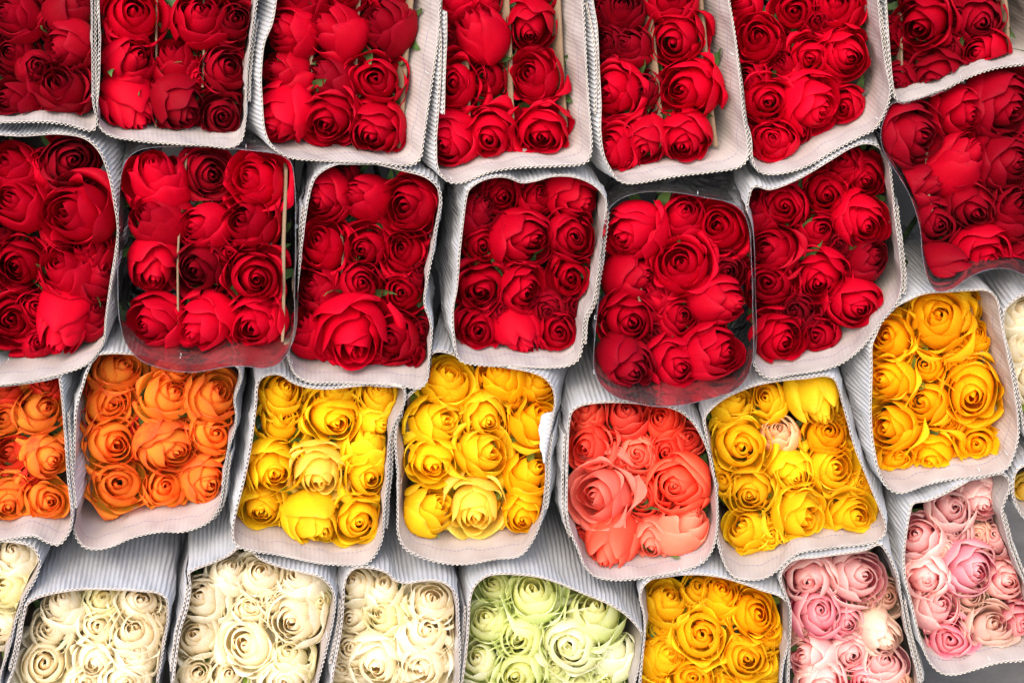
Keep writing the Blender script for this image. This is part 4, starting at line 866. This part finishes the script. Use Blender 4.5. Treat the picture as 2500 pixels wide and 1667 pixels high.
n_rose = 0
DONE = []
for bi, b in enumerate(BUNCHES):
    rng = np.random.default_rng(1000 + bi)
    s = Sleeve(b['tile'], b['out'], z0=b.get('z0', 0.0), sx=b['sx'], taper=b.get('taper', 0.09))
    s.finish()
    for o_ in DONE:
        if abs(o_.c[0] - s.c[0]) < 0.26 and abs(o_.c[1] - s.c[1]) < 0.30:
            s.near.append(o_)
    DONE.append(s)
    endp = s.at(s.c[None], np.array([s.len]))[0]
    base = W(endp)
    film = b.get('film')
    if film:
        e = empty('film_sleeve', base, 'scuffed clear film sleeve around the ' + b['name'].replace(' in clear film', ''), 'sleeve', 'clear film sleeves')
        build_film(s, e, base, rng)
    else:
        e = empty('cardboard_sleeve', base, 'corrugated cardboard sleeve around the ' + b['name'], 'sleeve', 'corrugated cardboard sleeves')
        build_board(('liner', 'fluted_sheet'), s, e, base, rng)
        if b.get('flap'):
            fx0, fy0, fx1, fy1 = b['flap']
            q = px2local(b['tile'][0] + np.array([fx0, fx1]) / 2.8, b['tile'][1] + np.array([fy0, fy1]) / 2.8, s.z0)
            idx = [int(((s.P - qq) ** 2).sum(1).argmin()) for qq in q]
            a0, a1 = idx[0] / 400.0, idx[1] / 400.0
            lo, hi = min(a0, a1), max(a0, a1)
            if hi - lo > 0.5: lo, hi = hi, lo + 1.0
            inn = b.get('flapin')
            build_board(('overlap_liner', 'overlap_flutes'), s, e, base, rng, arc=(lo, hi), off=-0.0042 if inn else 0.0031, lift=0.004 if inn else -0.003)
    # a corner of the board bent in over the blooms
    if b.get('fold'):
        fx0, fy0, fx1, fy1 = b['fold']
        q = px2local(b['tile'][0] + np.array([fx0, fx1]) / 2.8, b['tile'][1] + np.array([fy0, fy1]) / 2.8, 0.0)
        i0, i1 = [int(((s.P - qq) ** 2).sum(1).argmin()) for qq in q]
        if abs(i1 - i0) > 200:
            i0, i1 = (i0 + 400, i1) if i0 < i1 else (i0, i1 + 400)
        m = 90
        ix = np.linspace(i0, i1, m)
        Pp = np.stack([np.interp(ix, np.arange(-400, 800), np.tile(s.P[:, c], 3)) for c in (0, 1)], -1)
        Nn = np.stack([np.interp(ix, np.arange(-400, 800), np.tile(s.nrm[:, c], 3)) for c in (0, 1)], -1)
        run = np.r_[0, np.cumsum(np.linalg.norm(np.diff(Pp, axis=0), axis=1))]
        wv = 0.5 - 0.5 * np.cos(2 * np.pi * run / PITCH_F)
        reach = 0.013 * (1 - np.linspace(0, 1, m)) ** 0.8 * (1 - np.exp(-run / 0.004)) + 0.0015 * np.sin(run * 400) * 0.4 + 0.0018
        rows = []
        for f in np.linspace(0, 1, 7):
            xy = Pp + Nn * (0.0012 - f * reach)[:, None]
            zz = 0.0015 + 0.0045 * math.sin(math.pi * 0.75 * f) + 0.0009 * wv - 0.003 * f
            rows.append(np.concatenate([xy, zz[:, None]], -1))
        V = np.concatenate(rows); V2 = V - np.array([0, 0, 0.0006])
        fa = grid_faces(m, 7); L7 = m * 7
        j = np.arange(m - 1) + m * 6
        rim = np.stack([j, j + L7, j + 1 + L7, j + 1], -1)
        uvf = np.stack([np.tile(run, 7), np.repeat(np.linspace(0.02, 0.03, 7), m)], -1)
        mesh_obj('folded_corner', W(np.concatenate([V, V2])) - base, np.concatenate([fa, grid_faces(m, 7, off=L7)[:, ::-1], rim]), M_FLUTE, e, np.concatenate([uvf, uvf]))
    # staples through the sleeve
    for _ in range(2 if not film else 3):
        i = int(rng.integers(0, 400)); n = s.nrm[i]; p = s.P[i]
        tng = np.array([-n[1], n[0]])
        d0 = rng.uniform(0.006, 0.014)
        pts = []
        for a, h in [(-0.0045, 0.0), (-0.004, -0.0012), (0.004, -0.0012), (0.0045, 0.0)]:
            q = s.at((p + n * (h if not film else -h + 0.0006))[None], np.array([d0 + a]))[0]
            pts.append(q)
        V, Fc = tube(np.array(pts), 0.0003, 5)
        mesh_obj('staple', W(V) - base, Fc, M_STAPLE, e)
    # kraft dividers between the columns of blooms
    for ci, (x0, y0, x1, y1, wd) in enumerate(b.get('cards', [])):
        dc = 0.040
        q = px2local(b['tile'][0] + np.array([x0, x1]) / 2.8, b['tile'][1] + np.array([y0, y1]) / 2.8, s.z0 - dc)
        th_ = 0.0020 if wd < 20 else 0.0030
        pts = []
        nseg = 14
        dvec = q[1] - q[0]; nn = np.array([-dvec[1], dvec[0]]); nn /= np.linalg.norm(nn)
        bow = rng.normal(0, 0.0025)
        V = []
        ds = [0, 0.03, 0.07, 0.12, 0.18, 0.25]
        for sd in (-1, 1):
            for d in ds:
                for f in np.linspace(0, 1, nseg):
                    p2 = q[0] + dvec * f + nn * (sd * th_ / 2 + bow * math.sin(math.pi * f))
                    p2 = p2 + s.ax * d
                    V.append([p2[0], p2[1], s.z0 - dc - d - 0.002 * math.sin(9 * f + ci)])
        V = s.clamp(np.array(V))
        nd = len(ds)
        fa = grid_faces(nseg, nd); fb = grid_faces(nseg, nd, off=nseg * nd)
        i = np.arange(nseg - 1); Lq = nseg * nd
        rim = np.stack([i, i + Lq, i + 1 + Lq, i + 1], -1)
        sides = []
        for col in (0, nseg - 1):
            jj = np.arange(nd - 1) * nseg + col
            sides.append(np.stack([jj, jj + nseg, jj + nseg + Lq, jj + Lq], -1))
        cb = W(V).mean(0)
        o = mesh_obj('cardboard_divider', W(V) - cb, np.concatenate([fa, fb[:, ::-1], rim] + sides), M_KRAFT, smooth=False)
        o.location = Vector([float(c) for c in cb])
        nc = len(b['cards'])
        xs = sorted(c[0] for c in b['cards']); k = xs.index(x0)
        pos = 'brown card divider' if nc == 1 else ['leftmost', 'rightmost'][k] + ' brown card divider' if nc == 2 else ['leftmost', 'middle', 'rightmost'][k] + ' brown card divider'
        tag(o, pos + ' in the ' + b['name'], 'divider', 'brown card dividers')
    items = []
    for it in b['roses'].split(';'):
        f = it.split()
        if b['kind'] in ('cream_rose', 'green_rose') and float(f[2]) < 100:
            continue
        items.append([float(f[0]), float(f[1]), float(f[2]), float(f[3]), float(f[4]), f[5]])
    labs = rose_labels(items, b['name'])
    for i, (cx, cy, R, hx, hy, st) in enumerate(items):
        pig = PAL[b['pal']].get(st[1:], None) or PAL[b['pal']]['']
        x0, y0 = b['tile']
        rr = np.random.default_rng(7000 + bi * 100 + i)
        depth = 0.042 + (150 - R) * 0.00016 + rr.normal(0, 0.003)
        if film: depth += 0.012
        R = 157 + (R - 154) * (0.72 if b['kind'] == 'red_rose' else 0.8)
        if b.get('cards') and b['kind'] == 'red_rose': R *= 1.0
        if st[0] == 'b': R *= 0.95
        if b['kind'] in ('cream_rose', 'green_rose'): R *= 1.07
        look, place = labs[i]
        lab = f"{look} {TINT[pig]} rose, {place}, {b['name'].replace(' cut off by the ', ' at the ')}"
        if len(lab.replace(',', '').split()) > 16: lab = lab.split(' ', 1)[1]
        leaf = b.get('leaf', {}).get(i, False)
        if not leaf and rr.random() < 0.22 and R < 170: leaf = True
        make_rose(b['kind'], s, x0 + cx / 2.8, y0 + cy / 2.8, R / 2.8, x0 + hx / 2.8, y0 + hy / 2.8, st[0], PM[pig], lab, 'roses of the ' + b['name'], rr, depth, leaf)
        n_rose += 1
print('roses', n_rose)

# ------------------------------------------------------------------ what the pile stands on, and an added light blocker behind it
def quad_sheet(name, pts, mat, n=1):
    o = mesh_obj(name, np.array(pts, float), [[0, 1, 2, 3]], mat, smooth=False)
    tag(o, kind='structure')
    return o
gz = W((0, -0.43, 0))[2] - 0.02
quad_sheet('ground', [(-60, -60, gz), (60, -60, gz), (60, 60, gz), (-60, 60, gz)], M_GROUND)
by = 0.80  # unseen panel added to keep back light out of the open sleeve ends
back_light_blocker = mesh_obj('back_light_blocker', [(-1.6, by, gz), (1.6, by, gz), (1.6, by, gz + 1.25), (-1.6, by, gz + 1.25), (-1.6, by + .04, gz), (1.6, by + .04, gz), (1.6, by + .04, gz + 1.25), (-1.6, by + .04, gz + 1.25)],
     [[0, 1, 2, 3], [5, 4, 7, 6], [3, 2, 6, 7], [4, 0, 3, 7], [1, 5, 6, 2]], M_BACK, smooth=False)
tag(back_light_blocker, kind='structure')
